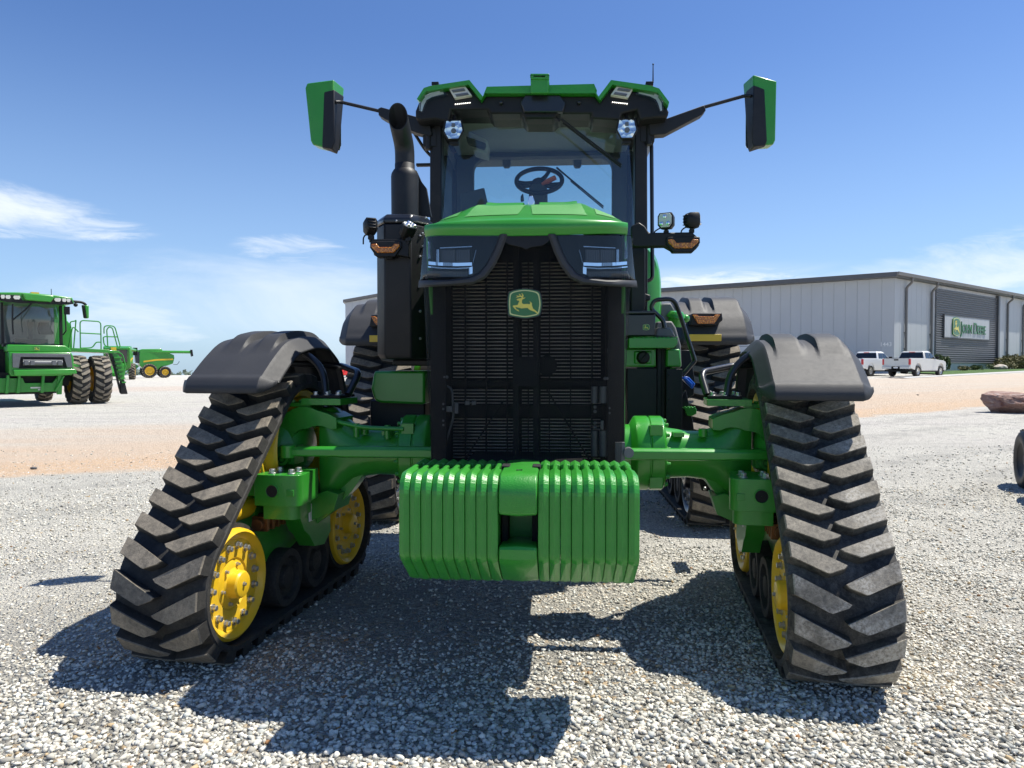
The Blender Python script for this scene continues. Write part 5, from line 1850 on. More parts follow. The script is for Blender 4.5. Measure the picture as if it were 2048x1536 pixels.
# loose crushed stone lying over the near yard: one mesh of many small chips
def gravel():
    rs = np.random.RandomState(11)
    PX, PY, SZ = [], [], []
    def scat(d0, d1, dens, smin, smax):
        area = 0.5 * 1.56 * (d1 * d1 - d0 * d0)
        n = int(area * dens)
        d = np.sqrt(rs.uniform(d0 * d0, d1 * d1, n))
        X_ = rs.uniform(-0.78, 0.78, n) * d
        x = CAMP.x + math.cos(YAW) * X_ - math.sin(YAW) * d
        y = math.sin(YAW) * X_ + math.cos(YAW) * d
        PX.append(x); PY.append(y)
        SZ.append(smin + (smax - smin) * rs.beta(1.3, 2.6, n))
    scat(1.7, 3.1, 3500, 0.0065, 0.0200)
    scat(3.1, 4.0, 3300, 0.0055, 0.0165)
    scat(4.0, 5.6, 2000, 0.0060, 0.0150)
    scat(5.6, 8.5, 520, 0.007, 0.0165)
    scat(8.5, 12.5, 110, 0.008, 0.020)
    x, y, s = np.concatenate(PX), np.concatenate(PY), np.concatenate(SZ)
    # thinner cover where tyres have packed the yard
    f = 0.5 + 0.5 * np.sin(x * 0.9 + 1.3 * np.sin(y * 0.8 + 0.4) + 0.5) * np.cos(y * 1.1 - 0.6 * x)
    packed = sstep(f, 0.60, 0.85) * sstep(y, 2.8, 3.6)
    # driven lane under and left of the tractor: packed fines, few loose stones
    lane = np.exp(-(((x + 0.75) / 1.1) ** 2 + ((y - 4.1) / 0.75) ** 2)) + 0.8 * np.exp(-(((x + 3.1) / 1.3) ** 2 + ((y - 4.4) / 1.6) ** 2))
    keep = rs.uniform(0, 1, len(x)) > np.maximum(packed * 0.62, np.clip(lane * 1.1, 0, 0.88))
    # keep clear of the sandy road
    ss = -0.567 * (x + 7.2) + 0.824 * (y - 8.7)
    keep &= (ss < -0.2) | (rs.uniform(0, 1, len(x)) < 0.12)
    x, y, s = x[keep], y[keep], s[keep]
    n = len(x)
    phi = (1 + 5 ** 0.5) / 2
    ico = np.array([(-1, phi, 0), (1, phi, 0), (-1, -phi, 0), (1, -phi, 0), (0, -1, phi), (0, 1, phi), (0, -1, -phi), (0, 1, -phi), (phi, 0, -1), (phi, 0, 1), (-phi, 0, -1), (-phi, 0, 1)]) / math.sqrt(1 + phi * phi)
    icf = np.array([(0, 11, 5), (0, 5, 1), (0, 1, 7), (0, 7, 10), (0, 10, 11), (1, 5, 9), (5, 11, 4), (11, 10, 2), (10, 7, 6), (7, 1, 8), (3, 9, 4), (3, 4, 2), (3, 2, 6), (3, 6, 8), (3, 8, 9), (4, 9, 5), (2, 4, 11), (6, 2, 10), (8, 6, 7), (9, 8, 1)])
    V = ico[None] * rs.uniform(0.55, 1.28, (n, 12, 1)) + rs.normal(0, 0.14, (n, 12, 3))
    V *= np.stack([rs.uniform(0.8, 1.45, n), rs.uniform(0.7, 1.0, n), rs.uniform(0.45, 0.85, n)], 1)[:, None, :]
    # random rotations (mostly lying flat)
    az_ = rs.uniform(0, 2 * np.pi, n)
    tx = rs.normal(0, 0.45, n)
    ca, sa, ct, st_ = np.cos(az_), np.sin(az_), np.cos(tx), np.sin(tx)
    y1 = V[..., 1] * ct[:, None] - V[..., 2] * st_[:, None]
    z1 = V[..., 1] * st_[:, None] + V[..., 2] * ct[:, None]
    xr = V[..., 0] * ca[:, None] - y1 * sa[:, None]
    yr = V[..., 0] * sa[:, None] + y1 * ca[:, None]
    rel = 0.010 * np.sin(x * 2.3 + 1.7 * np.sin(y * 1.1)) * np.cos(y * 1.9 + np.sin(x * 1.3)) + 0.006 * np.sin(x * 5.1 + y * 3.7)
    d = np.hypot(x, y)
    zb = zg(x, y) + rel * sstep(12 - d, 0, 6) - 0.008 + s * rs.uniform(-0.15, 0.55, n)
    P = np.stack([xr * s[:, None] + x[:, None], yr * s[:, None] + y[:, None], z1 * s[:, None] + zb[:, None]], 2).reshape(-1, 3)
    Fc = (icf[None] + (np.arange(n) * 12)[:, None, None]).reshape(-1, 3)
    me = bpy.data.meshes.new('gravel')
    me.vertices.add(len(P))
    me.vertices.foreach_set('co', P.ravel())
    me.loops.add(len(Fc) * 3)
    me.loops.foreach_set('vertex_index', Fc.ravel().astype(np.int32))
    me.polygons.add(len(Fc))
    me.polygons.foreach_set('loop_start', np.arange(0, len(Fc) * 3, 3, dtype=np.int32))
    me.update(calc_edges=True)
    # stone tone per vertex
    g = rs.beta(2.0, 1.6, n) * 0.66 + 0.18
    col = np.stack([g * 1.05, g * 1.0, g * 0.875], 1)
    k = rs.uniform(0, 1, n)
    blue = k < 0.22
    col[blue] *= np.array([0.80, 0.86, 0.92])
    tan = k > 0.975
    col[tan] = np.array([0.47, 0.36, 0.22]) * rs.uniform(0.6, 1.2, (tan.sum(), 1))
    rust = k > 0.9965
    col[rust] = np.array([0.36, 0.19, 0.09]) * rs.uniform(0.7, 1.1, (rust.sum(), 1))
    at_ = me.attributes.new('tone', 'FLOAT_COLOR', 'POINT')
    cc = np.ones((n, 12, 4), np.float32)
    cc[..., :3] = col[:, None, :] * rs.uniform(0.9, 1.1, (n, 12, 1))
    at_.data.foreach_set('color', cc.ravel())
    m, t, b = base_mat('crushed_stone')
    a = nd(t, 'ShaderNodeAttribute')
    a.attribute_name = 'tone'
    co = ocoord(t)
    f = noise(t, co, 260, 4, 0.65)
    c = mixc(t, 1.0, a.outputs['Color'], a.outputs['Color'])
    mm = nd(t, 'ShaderNodeMix', data_type='RGBA', blend_type='MULTIPLY')
    mm.inputs[0].default_value = 1.0
    t.links.new(a.outputs['Color'], mm.inputs[6])
    t.links.new(mixc(t, f, (0.72, 0.72, 0.72), (1.22, 1.22, 1.2)), mm.inputs[7])
    t.links.new(mm.outputs[2], b.inputs['Base Color'])
    b.inputs['Roughness'].default_value = 0.85
    b.inputs['Specular IOR Level'].default_value = 0.25
    bump(t, b, f, 0.4, 0.002)
    me.materials.append(m)
    o = bpy.data.objects.new('gravel', me)
    COL.objects.link(o)
    tag(o, 'loose grey crushed stone strewn over the yard', 'gravel', kind='stuff')
    return o


gravel()

# ================================================================== background machines and buildings
def tyre(mb, c, r, w, rimr, lugs=18, mi_t=0, mi_r=1, ax=(1, 0, 0), lugh=0.05, dish=0.35):
    """tractor tyre with chevron lugs, axle along x"""
    c = Vector(c)
    mb.lathe([(rimr * 0.98, -w * 0.42), (rimr * 1.12, -w * 0.5), (r * 0.86, -w * 0.5), (r * 0.965 - lugh, -w * 0.42), (r - lugh, -w * 0.2), (r - lugh, w * 0.2), (r * 0.965 - lugh, w * 0.42), (r * 0.86, w * 0.5), (rimr * 1.12, w * 0.5), (rimr * 0.98, w * 0.42)], c, ax, 40, mi_t)
    mb.lathe([(rimr, -w * 0.43), (rimr * 0.93, -w * 0.40), (rimr * 0.85, -w * 0.05), (rimr * 0.35, w * dish * 0.3), (0.001, w * dish * 0.3)], c, ax, 32, mi_r)
    mb.lathe([(rimr, w * 0.43), (rimr * 0.93, w * 0.40), (rimr * 0.85, w * 0.10), (rimr * 0.35, -w * dish * 0.3), (0.001, -w * dish * 0.3)], c, ax, 32, mi_r)
    ax = Vector(ax)
    for i in range(lugs):
        for side in (-1, 1):
            t0 = 2 * math.pi * (i + (0.5 if side > 0 else 0)) / lugs
            dt = 2 * math.pi / lugs
            pl = [(0.5, 0.0), (0.22, 0.30), (-0.03, 0.52), (0.0, 0.72), (0.25, 0.62), (0.5, 0.36)]
            lo, hi = [], []
            for (wq, p) in pl:
                t = t0 + p * dt * 1.3
                rr = (r * 0.90 if wq > 0.45 else r * 0.97) - lugh
                d = Vector((0, math.cos(t), math.sin(t)))
                lo.append(c + ax * (wq * w * side) + d * (rr))
                hi.append(c + ax * (wq * w * 0.97 * side) + d * (r * (0.965 if wq > 0.45 else 1.0)))
            m = len(pl)
            mb.add(lo + hi, [(k, (k + 1) % m, m + (k + 1) % m, m + k) for k in range(m)] + [tuple(range(m, 2 * m))], mi_t + (2 if mi_r == 1 else 0))
    return mb


# ---- near combine harvester, facing us
d0 = 26.7
K = d0 / F
pc = place(72, d0)
comb = thing('combine_harvester', 'big green combine harvester facing the camera with dual front tyres and no header', 'combine harvester', pc, R(9) + math.atan2(-(pc.x - CAMP.x), pc.y), 'combine harvesters on the yard')


def L(u, v, y=0.0):
    """combine-local point from its picture position (y = metres behind the front plane of the cab)"""
    k = (d0 + y) / F
    return Vector(((u - 70) * k * 0.84, y, 1.45 + (735 - v) * k - pc.z))


def lp(mb, uv, y0, y1, mi=0):
    mb.prism([(L(u, v, y0).x, L(u, v, y0).z) for u, v in uv], y0, y1, 'y', mi)
    return mb


b = MB()
lp(b, [(124, 605), (150, 605), (153, 640), (158, 645), (163, 660), (163, 697), (124, 697)], 1.9, 6.5)
lp(b, [(-25, 605), (8, 605), (8, 697), (-25, 697)], 1.9, 6.5)
lp(b, [(-20, 612), (150, 612), (155, 700), (-25, 700)], 2.0, 8.0)
b.build('combine_body', ['green'], comb, bevel=0.04)
b = MB()
lp(b, [(0, 700), (145, 700), (150, 745), (140, 772), (0, 778)], 0.4, 5.0)
lp(b, [(-15, 745), (118, 745), (118, 786), (95, 788), (-15, 788)], -0.2, 1.2)
b.bb(-2.0, 1.9, 1.3, 1.7, 0.9, 1.3)
b.build('combine_chassis', ['dark'], comb)  # near-black colour carries the shade under the machine
b = MB()
lp(b, [(-10, 756), (40, 756), (44, 766), (100, 766), (112, 752), (122, 752), (120, 772), (108, 784), (-10, 784)], -0.35, -0.2)
for u0 in (8, 30, 78):
    lp(b, [(u0, 750), (u0 + 5, 750), (u0 + 2, 786), (u0 - 4, 786)], -0.5, -0.3)
lp(b, [(110, 750), (120, 750), (118, 790), (108, 790)], -0.45, -0.3)
b.tube([L(104, 784, -0.5), L(122, 752, -0.5)], 0.035, 8)
b.build('header_frame', ['castgreen'], comb, bevel=0.01)
b = MB()
for u0, v0, w0_, h0_ in ((55, 774, 22, 3), (70, 778, 9, 3)):
    lp(b, [(u0, v0), (u0 + w0_, v0), (u0 + w0_, v0 + h0_), (u0, v0 + h0_)], -0.37, -0.34)
b.build('warning_plate', ['lampwhite'], comb)
b = MB()
lp(b, [(-6, 589), (36, 586.5), (76, 587), (108, 588), (144, 591), (148, 603), (128, 606), (12, 606), (-6, 604)], -0.35, 2.2)
lp(b, [(40, 588), (105, 589), (98, 602), (46, 601)], -0.55, -0.3)
b.build('cab_roof', ['green'], comb, bevel=0.03)
b = MB()
lp(b, [(-4, 593), (34, 592), (42, 602), (98, 603), (106, 594), (143, 596), (146, 604), (120, 607), (12, 607), (-4, 604)], -0.40, -0.33)
b.build('light_bar', ['black'], comb, bevel=0.01)
b = MB()
for u, w_ in ((3, 4), (13, 5), (30, 7), (112, 7), (126, 4.5), (135, 4)):
    lp(b, [(u - w_ * 0.8, 593.6), (u + w_ * 0.8, 593.2), (u + w_, 597), (u + w_ * 0.6, 600.5), (u - w_ * 0.6, 600.5), (u - w_, 597)], -0.46, -0.39)
b.build('roof_light', ['lampwhite'], comb)
b = MB()
lp(b, [(61, 584.5), (77, 584.5), (77, 587.5), (61, 587.5)], -0.2, 0.1)
b.build('beacon', ['yellow'], comb)
b = MB()
g = MB()
rows_ = []
for i in range(9):
    f = i / 8
    v = 603 + (690 - 603) * f
    hw_ = 57 - 4 * abs(f - 0.35)
    rows_.append([Vector((L(69 + hw_ * tt, v).x, -0.25 + 0.55 * tt * tt + 0.25 * abs(f - 0.4), L(69, v).z)) for tt in [j / 6 - 1 for j in range(13)]])
g.loft(rows_, 0, False, False)
g.build('windshield', ['glass'], comb, ang=80)
for u in (9, 126):
    lp(b, [(u - 3, 605), (u + 2, 605), (u + 2.5, 690), (u - 3, 690)], 0.25, 0.4)
lp(b, [(8, 688), (128, 688), (128, 694), (8, 694)], 0.1, 0.5)
b.build('cab_frame', ['black'], comb)
b = MB()
lp(b, [(14, 606), (124, 606), (124, 690), (14, 690)], 1.75, 1.85)
b.build('cab_back', ['greyplastic'], comb)
b = MB()
lp(b, [(88, 645), (106, 645), (110, 660), (116, 664), (116, 668), (88, 668), (86, 658)], 0.9, 1.2)
lp(b, [(62, 640), (72, 640), (71, 688), (63, 688)], 0.7, 0.8)
lp(b, [(33, 678), (98, 678), (98, 690), (33, 690)], 0.3, 0.7)
b.build('cab_seat', ['interior'], comb)
b = MB()
for P_ in ([(64, 603), (46, 622), (22, 642)], [(23, 610), (22, 642), (23, 670)]):
    b.tube([L(u, v, -0.33) for u, v in P_], 0.03, 6)
b.build('wiper', ['black'], comb)
b = MB()
lp(b, [(12, 690), (128, 690), (140, 698), (142, 704), (10, 704)], -0.25, 0.5)
lp(b, [(12, 704), (138, 704), (143, 714), (143, 738), (140, 750), (100, 752), (15, 752), (12, 745)], -0.55, 0.4)
lp(b, [(18, 740), (145, 738), (148, 748), (20, 752)], -0.75, -0.5)
lp(b, [(145, 728), (165, 728), (160, 748), (143, 752)], 0.2, 0.6)
fh = b.build('feeder_house', ['green'], comb, bevel=0.03)
b = MB()
lp(b, [(18, 707), (136, 707), (140, 735), (128, 735), (122, 714), (34, 714), (30, 736), (18, 735)], -0.62, -0.54)
b.build('feeder_plate', ['dullsteel'], fh, bevel=0.01)
b = MB()
lp(b, [(33, 714), (122, 714), (128, 736), (30, 737)], -0.58, -0.54, 0)  # near-black panel: shade inside the opening put into colour
b.cyl(L(38, 726, -0.62), L(118, 726, -0.62), 0.10, seg=16, mi=1)
b.cyl(L(38, 721, -0.66), L(118, 721, -0.66), 0.03, seg=10, mi=1)
for u in (44, 56, 100, 112):
    lp(b, [(u - 4, 721), (u + 4, 721), (u + 4, 730), (u - 4, 730)], -0.75, -0.6, 1)
b.build('feeder_opening', ['dark', 'dullsteel'], fh)
c = L(69.5, 697.5, -0.30)
emblem(comb, 0.085, Matrix.Translation(c), 'emblem', False, 0.9, 0.1)
for side in (1, -1):
    for cu in (163, 211):
        b = MB()
        c = L(cu, 761, 0.9)
        r = 0.97
        tyre(b, (c.x * side, 0.95, r), r, 0.60, 0.52, 20, lugh=0.06)
        b.build('front_wheel', ['tyre', 'yellow', 'lug'], comb, ang=35)
    b = MB()
    tyre(b, (1.05 * side, 4.9, 0.66), 0.66, 0.55, 0.36, 16, lugh=0.04)
    b.build('rear_wheel', ['tyre', 'yellow', 'lug'], comb, ang=35)
b = MB()
def rail(pts, y=1.2, r=0.024):
    b.tube(fillet([L(u, v, y) for u, v in pts], 0.14, 4), r, 8)
rail([(174, 697), (174, 638), (219, 639), (219, 697)])
rail([(174, 664), (219, 665)])
rail([(162, 697), (168, 638), (166, 640), (155, 642), (157, 655)], 1.5)
rail([(150, 697), (160, 650), (172, 662)], 1.4)
rail([(174, 695), (200, 694), (208, 682), (219, 682)])
rail([(226, 664), (226, 647), (250, 647), (262, 690), (258, 694), (226, 690), (224, 672), (228, 670), (256, 670)])
rail([(234, 690), (232, 655), (238, 649), (245, 652), (256, 692)])
rail([(236, 700), (265, 705), (273, 735), (268, 742), (256, 740)], 1.0)
b.build('platform_railing', ['green'], comb)
b = MB()
lp(b, [(124, 694), (225, 697), (258, 700), (258, 704), (225, 704), (124, 702)], 0.9, 2.2)
lp(b, [(232, 702), (256, 706), (272, 740), (268, 764), (258, 764), (240, 725)], 1.0, 1.15)
b.build('operator_platform', ['green'], comb, bevel=0.01)
b = MB()
for i in range(7):
    f = i / 7
    lp(b, [(244 + 20 * f, 712 + 62 * f), (262 + 10 * f, 712 + 62 * f), (263 + 10 * f, 715 + 62 * f), (245 + 20 * f, 715 + 62 * f)], 0.8, 1.05)
b.build('ladder_tread', ['castgreen'], comb)
b = MB()
lp(b, [(258, 764), (268, 762), (275, 792), (260, 792)], 0.85, 0.95)
lp(b, [(236, 706), (242, 706), (262, 790), (258, 790)], 0.9, 0.98)
b.build('access_ladder', ['black'], comb)
b = MB()
b.tube(fillet([L(u, v, 0.2) for u, v in ((146, 599), (170, 600), (178, 604), (178, 612))], 0.1, 4), 0.05, 10)
b.ball(L(156, 606, 0.2), 0.08, 10)
lp(b, [(128, 610), (139, 610), (139, 626), (128, 626)], -0.3, -0.15)
b.tube([L(131, 626, -0.1), L(132, 660, -0.1), L(128, 668, 0.1)], 0.025, 8)
b.build('mirror_arm', ['black'], comb)
b = MB()
lp(b, [(170, 605), (178, 606), (180, 633), (174, 632)], 0.15, 0.35)
b.build('side_mirror', ['black'], comb, bevel=0.03)
b = MB()
lp(b, [(175, 605), (184, 606), (184, 632), (179, 633)], 0.12, 0.36)
b.build('mirror_shell', ['green'], comb, bevel=0.03)
b = MB()
b.cyl(L(113, 590, 1.0), L(113, 577, 1.0), 0.012, seg=6)
b.build('antenna', ['black'], comb)
b = MB()
lp(b, [(239, 692), (251, 692), (251, 700), (240, 700)], 0.95, 1.1)
b.build('warning_light', ['yelltape'], comb)
b = MB()
for u0 in (107, 112, 117):
    b.tube([L(u0 + 5, 752, -0.1), L(u0, 766, -0.3), L(u0 + 2, 784, -0.2)], 0.025, 6)
b.build('hydraulic_hose', ['dullsteel'], comb)

# ---- far combine: side on, unloading tube stretched out
d1 = 100.0
K1 = d1 / F
p1_ = place(315, d1)


def make_far(root):
    def q(u, v):
        return ((u - 315) * K1 * 0.85, (755.5 - v) * K1)
    b = MB()
    b.prism([q(*p) for p in [(276, 701), (281, 699), (322, 698), (325, 702), (348, 710), (349, 716), (346, 727), (334, 731), (322, 733), (312, 740), (285, 740), (276, 730)]], -1.4, 1.4, 'y')
    body = b.build('combine_body', ['green'], root, bevel=0.08)
    b = MB()
    b.prism([q(*p) for p in [(284, 722), (310, 718.5), (346, 717), (346, 720), (310, 721.5), (284, 725)]], -1.415, 1.415, 'y')
    b.build('yellow_stripe', ['yellow'], body)
    b = MB()
    b.cyl((q(292, 704)[0], -1.2, q(292, 704)[1]), (q(384, 704)[0], -1.5, q(384, 704)[1]), 0.2, seg=14)
    b.build('unloading_tube', ['green'], root)
    b = MB()
    a, c = q(383, 702), q(389, 713)
    b.prism([(a[0], a[1] + 0.2), (a[0] + 0.25, a[1] + 0.2), (c[0], c[1] + 0.1), (c[0] - 0.25, c[1]), (a[0], a[1] - 0.25)], -1.75, -1.25, 'y')
    b.build('tube_spout', ['black'], root)
    b = MB()
    b.prism([q(*p) for p in [(266, 705), (280, 703), (281, 728), (268, 726)]], -1.1, 1.1, 'y')
    b.build('operator_cab', ['darkglass'], root, bevel=0.05)
    b = MB()
    b.prism([q(*p) for p in [(264, 702), (282, 700), (282, 704), (264, 705)]], -1.2, 1.2, 'y')
    b.build('cab_roof', ['green'], root)
    b = MB()
    b.prism([q(*p) for p in [(250, 744), (268, 728), (276, 732), (258, 750)]], -0.8, 0.8, 'y')
    b.build('feeder_house', ['green'], root)
    b = MB()
    b.tube([(q(348, 729)[0], -0.5, q(348, 729)[1]), (q(356, 729)[0], -0.5, q(356, 729)[1]), (q(360, 725)[0], -0.5, q(360, 725)[1]), (q(361, 722)[0], -0.5, q(361, 722)[1])], 0.04, 6)
    b.build('rear_marker', ['black'], root)
    for y in (-1.5, 1.5):
        b = MB()
        tyre(b, (0, 0, 0), 0.98, 0.7, 0.60, 18)
        o_ = b.build('front_wheel', ['tyre', 'yellow', 'lug'], root)
        o_.location = (q(296, 742)[0], y, 0.98)
        o_.rotation_euler = (0, 0, R(90))
        b = MB()
        tyre(b, (0, 0, 0), 0.80, 0.5, 0.42, 16)
        o_ = b.build('rear_wheel', ['tyre', 'yellow', 'lug'], root)
        o_.location = (q(329, 744)[0], y * 0.9, 0.80)
        o_.rotation_euler = (0, 0, R(90))
    return root


far1 = thing('combine_harvester', 'distant green combine with a yellow stripe, its unloading tube stretched out to the right', 'combine harvester', p1_, R(36), 'combine harvesters on the yard')
make_far(far1)
far2 = copy_tree(far1)
p2_ = place(238, 86)
far2.location = p2_
far2.rotation_euler = (0, 0, R(118))
far2['label'] = 'distant combine seen end-on, mostly hidden behind the ladder of the big combine'

# ---- pickup trucks
def pickup(name, label, u, d, heading, paint, crew=True, gate='silver'):
    p = place(u, d)
    root = thing(name, label, 'pickup truck', p, -R(heading), 'pickup trucks on the yard')
    Ln, Wd = 5.75, 1.0
    b = MB()
    # body side: +y is forward; wheel arches cut into the outline
    def arch(yc, r=0.50, n=8):
        return [(yc + r * math.cos(R(180 - 180 * i / n)), 0.42 + 0.08 + r * 0.95 * math.sin(R(180 - 180 * i / n))) for i in range(n + 1)]
    rw, fw_ = -1.62, 2.03
    side = [(-2.85, 0.62), (-2.85, 1.30), (-2.83, 1.34), (-0.62, 1.34), (-0.60, 1.30), (1.35, 1.26), (2.35, 1.20), (2.78, 1.12), (2.86, 1.0), (2.88, 0.55)]
    low = [(2.80, 0.45)] + arch(fw_)[::-1] + [(1.45, 0.42), (-1.05, 0.42)] + arch(rw)[::-1] + [(-2.2, 0.50)]
    prof = side + low
    for x0, x1 in ((-Wd, -Wd + 0.12), (Wd - 0.12, Wd)):
        b.prism(prof, x0, x1, 'x')
    b.bb(-Wd + 0.1, Wd - 0.1, 1.25, 2.75, 0.6, 1.20)
    b.bb(-Wd + 0.1, Wd - 0.1, -0.7, 1.3, 0.45, 1.28)
    b.bb(-Wd + 0.1, Wd - 0.1, -2.8, -0.6, 0.62, 0.72)
    body = b.build('truck_body', [paint], root, bevel=0.035)
    cr = -0.62
    b = MB()
    b.loft([[(-0.96, cr, 1.28), (-0.96, 1.45, 1.25), (0.96, 1.45, 1.25), (0.96, cr, 1.28)], [(-0.80, cr + 0.22, 1.82), (-0.80, 0.62, 1.84), (0.80, 0.62, 1.84), (0.80, cr + 0.22, 1.82)], [(-0.70, cr + 0.32, 1.89), (-0.70, 0.50, 1.90), (0.70, 0.50, 1.90), (0.70, cr + 0.32, 1.89)]])
    cab_ = b.build('truck_cab', [paint], root, bevel=0.05)
    # glass set into the cab sides
    b = MB()
    for sx in (-1, 1):
        def sidept(y, z):
            f = (z - 1.27) / (1.83 - 1.27)
            return Vector((sx * (0.968 - 0.16 * f), y, z))
        wins = [[(-0.40, 1.34), (0.28, 1.33), (0.28, 1.76), (-0.26, 1.76)], [(0.36, 1.33), (1.18, 1.31), (0.66, 1.74), (0.36, 1.76)]]
        for wq in wins:
            a = [sidept(y, z) for y, z in wq]
            b.loft([[v + Vector((sx * 0.012, 0, 0)) for v in a], [v - Vector((sx * 0.05, 0, 0)) for v in a]])
    b.loft([[(-0.86, cr + 0.005, 1.36), (0.86, cr + 0.005, 1.36), (0.76, cr + 0.195, 1.78), (-0.76, cr + 0.195, 1.78)], [(-0.86, cr + 0.1, 1.36), (0.86, cr + 0.1, 1.36), (0.76, cr + 0.28, 1.78), (-0.76, cr + 0.28, 1.78)]])
    b.loft([[(-0.88, 1.40, 1.30), (0.88, 1.40, 1.30), (0.78, 0.70, 1.79), (-0.78, 0.70, 1.79)], [(-0.88, 1.2, 1.30), (0.88, 1.2, 1.30), (0.78, 0.5, 1.79), (-0.78, 0.5, 1.79)]])
    b.build('truck_window', ['darkglass'], cab_)
    b = MB()
    b.bb(-0.87, 0.87, -2.87, -2.80, 0.74, 1.33)
    tg = b.build('tailgate', [paint], root, bevel=0.02)
    b = MB()
    b.bb(-0.16, 0.16, -2.885, -2.86, 1.17, 1.27)
    b.bb(-0.88, 0.88, -2.86, -2.79, 1.325, 1.36)
    b.build('tailgate_handle', ['black'], tg, bevel=0.01)
    for sx in (-1, 1):
        b = MB()
        b.bb(sx * 0.86, sx * 1.005, -2.875, -2.76, 0.86, 1.28)
        b.build('tail_light', ['red'], root, bevel=0.02)
        b = MB()
        b.bb(sx * 0.30, sx * 0.99, -2.98, -2.86, 0.56, 0.74)
        b.build('rear_bumper', ['chrome' if paint == 'red' else paint], root, bevel=0.02)
        b = MB()
        b.bb(sx * 0.98, sx * 1.24, 1.05, 1.16, 1.30, 1.50)
        b.build('side_mirror', ['black'], root, bevel=0.03)
        for yc in (rw, fw_):
            b = MB()
            b.lathe([(0.24, -0.11), (0.37, -0.13), (0.395, -0.10), (0.40, 0.0), (0.395, 0.10), (0.37, 0.13), (0.24, 0.11)], (sx * 0.86, yc, 0.40), (1, 0, 0), 32, 0)
            b.lathe([(0.245, 0.115 * sx), (0.22, 0.10 * sx), (0.10, 0.06 * sx), (0.08, 0.11 * sx), (0.001, 0.11 * sx)], (sx * 0.86, yc, 0.40), (1, 0, 0), 24, 1)
            for i in range(6):
                t = 2 * math.pi * i / 6
                b.box((sx * (0.86 + 0.085), yc + 0.16 * math.cos(t), 0.40 + 0.16 * math.sin(t)), (0.03, 0.05, 0.12), 1, Matrix.Rotation(-(t - math.pi / 2) * 1, 3, 'X'))
            b.build('truck_wheel', ['tyre', 'steel'], root)
    b = MB()
    b.bb(-0.30, 0.30, -2.93, -2.84, 0.58, 0.72)
    b.bb(-0.9, 0.9, -2.7, 2.7, 0.36, 0.5)
    b.bb(-1.02, 1.02, -1.0, 1.4, 0.34, 0.40)
    b.cyl((-0.2, -1.62, 0.4), (0.2, -1.62, 0.36), 0.18, seg=16)
    b.cyl((-0.8, -1.62, 0.4), (0.8, -1.62, 0.4), 0.06, seg=12)
    b.build('underbody', ['dark'], root)
    b = MB()
    b.bb(-0.155, 0.155, -2.94, -2.93, 0.60, 0.70)
    b.build('license_plate', ['white'], root)
    b = MB()
    b.bb(-0.20, 0.20, cr + 0.16, cr + 0.22, 1.80, 1.845)
    b.build('brake_light', ['red'], root)
    return root


# heading = compass bearing of the bonnet (0 = straight away from us)
pickup('pickup_truck', 'dusty silver white pickup parked tail towards us, its red tail lights showing', 1829, 53.5, 50, 'silver')
pickup('pickup_truck', 'bright white pickup parked beyond the grey mudguard, half hidden by the silver one', 1738, 56.0, 50, 'white')
pickup('pickup_truck', 'small red pickup far behind the tractor, only a corner of its cab showing', 668, 96.0, 20, 'red')
pickup('pickup_truck', 'red pickup far behind, glimpsed through the mudguard tube beside the pale garage door', 1484, 88.0, 70, 'red')

# ---- dealership hall
CORN = D(1787, 62.0)
LD = (D(137 + 1024 - 137 - 958, 1).normalized())          # placeholder, replaced below
a34, a56 = R(38), R(52)


def camvec(X, d):
    return Vector((_rt.x * X - math.sin(YAW) * d, _rt.y * X + math.cos(YAW) * d, 0))


LDIR = camvec(-math.sin(a34), math.cos(a34))      # along the shaded wall, away to the left
RDIR = camvec(math.sin(a56), math.cos(a56))       # along the sunlit wall, away to the right
g0 = Z(CORN)
hall = thing('dealership_hall', 'long grey metal-clad hall with overhanging roof, right of and beyond the tractor', 'building', (CORN.x, CORN.y, g0), math.atan2(RDIR.y, RDIR.x))
# local axes: +x along the sunlit wall (RDIR), +y along the shaded wall (LDIR)
HL, HR_ = 62.0, 60.0
EAVE = 1.45 + (735 - 556) * 62 / F - g0
SL = 0.034


def clad(name, col, scale, horiz=False, depth=0.05):
    m, t, b = base_mat(name)
    co = ocoord(t)
    sp = nd(t, 'ShaderNodeSeparateXYZ')
    t.links.new(co, sp.inputs[0])
    s = mth(t, 'ADD', sp.outputs[0], sp.outputs[1]) if not horiz else sp.outputs[2]
    fr_ = mth(t, 'FRACT', mth(t, 'MULTIPLY', s, scale))
    groove = mth(t, 'MULTIPLY', ramp(t, fr_, 0.0, 0.04), mth(t, 'SUBTRACT', 1.0, ramp(t, fr_, 0.96, 1.0)))
    n = noise(t, co, 0.35, 4)
    c = mixc(t, n, tuple(x * 0.93 for x in col), tuple(x * 1.07 for x in col))
    c = mixc(t, groove, tuple(x * 0.86 for x in col), c)
    t.links.new(c, b.inputs['Base Color'])
    b.inputs['Roughness'].default_value = 0.5
    bump(t, b, groove, 0.6, 0.05)
    return m


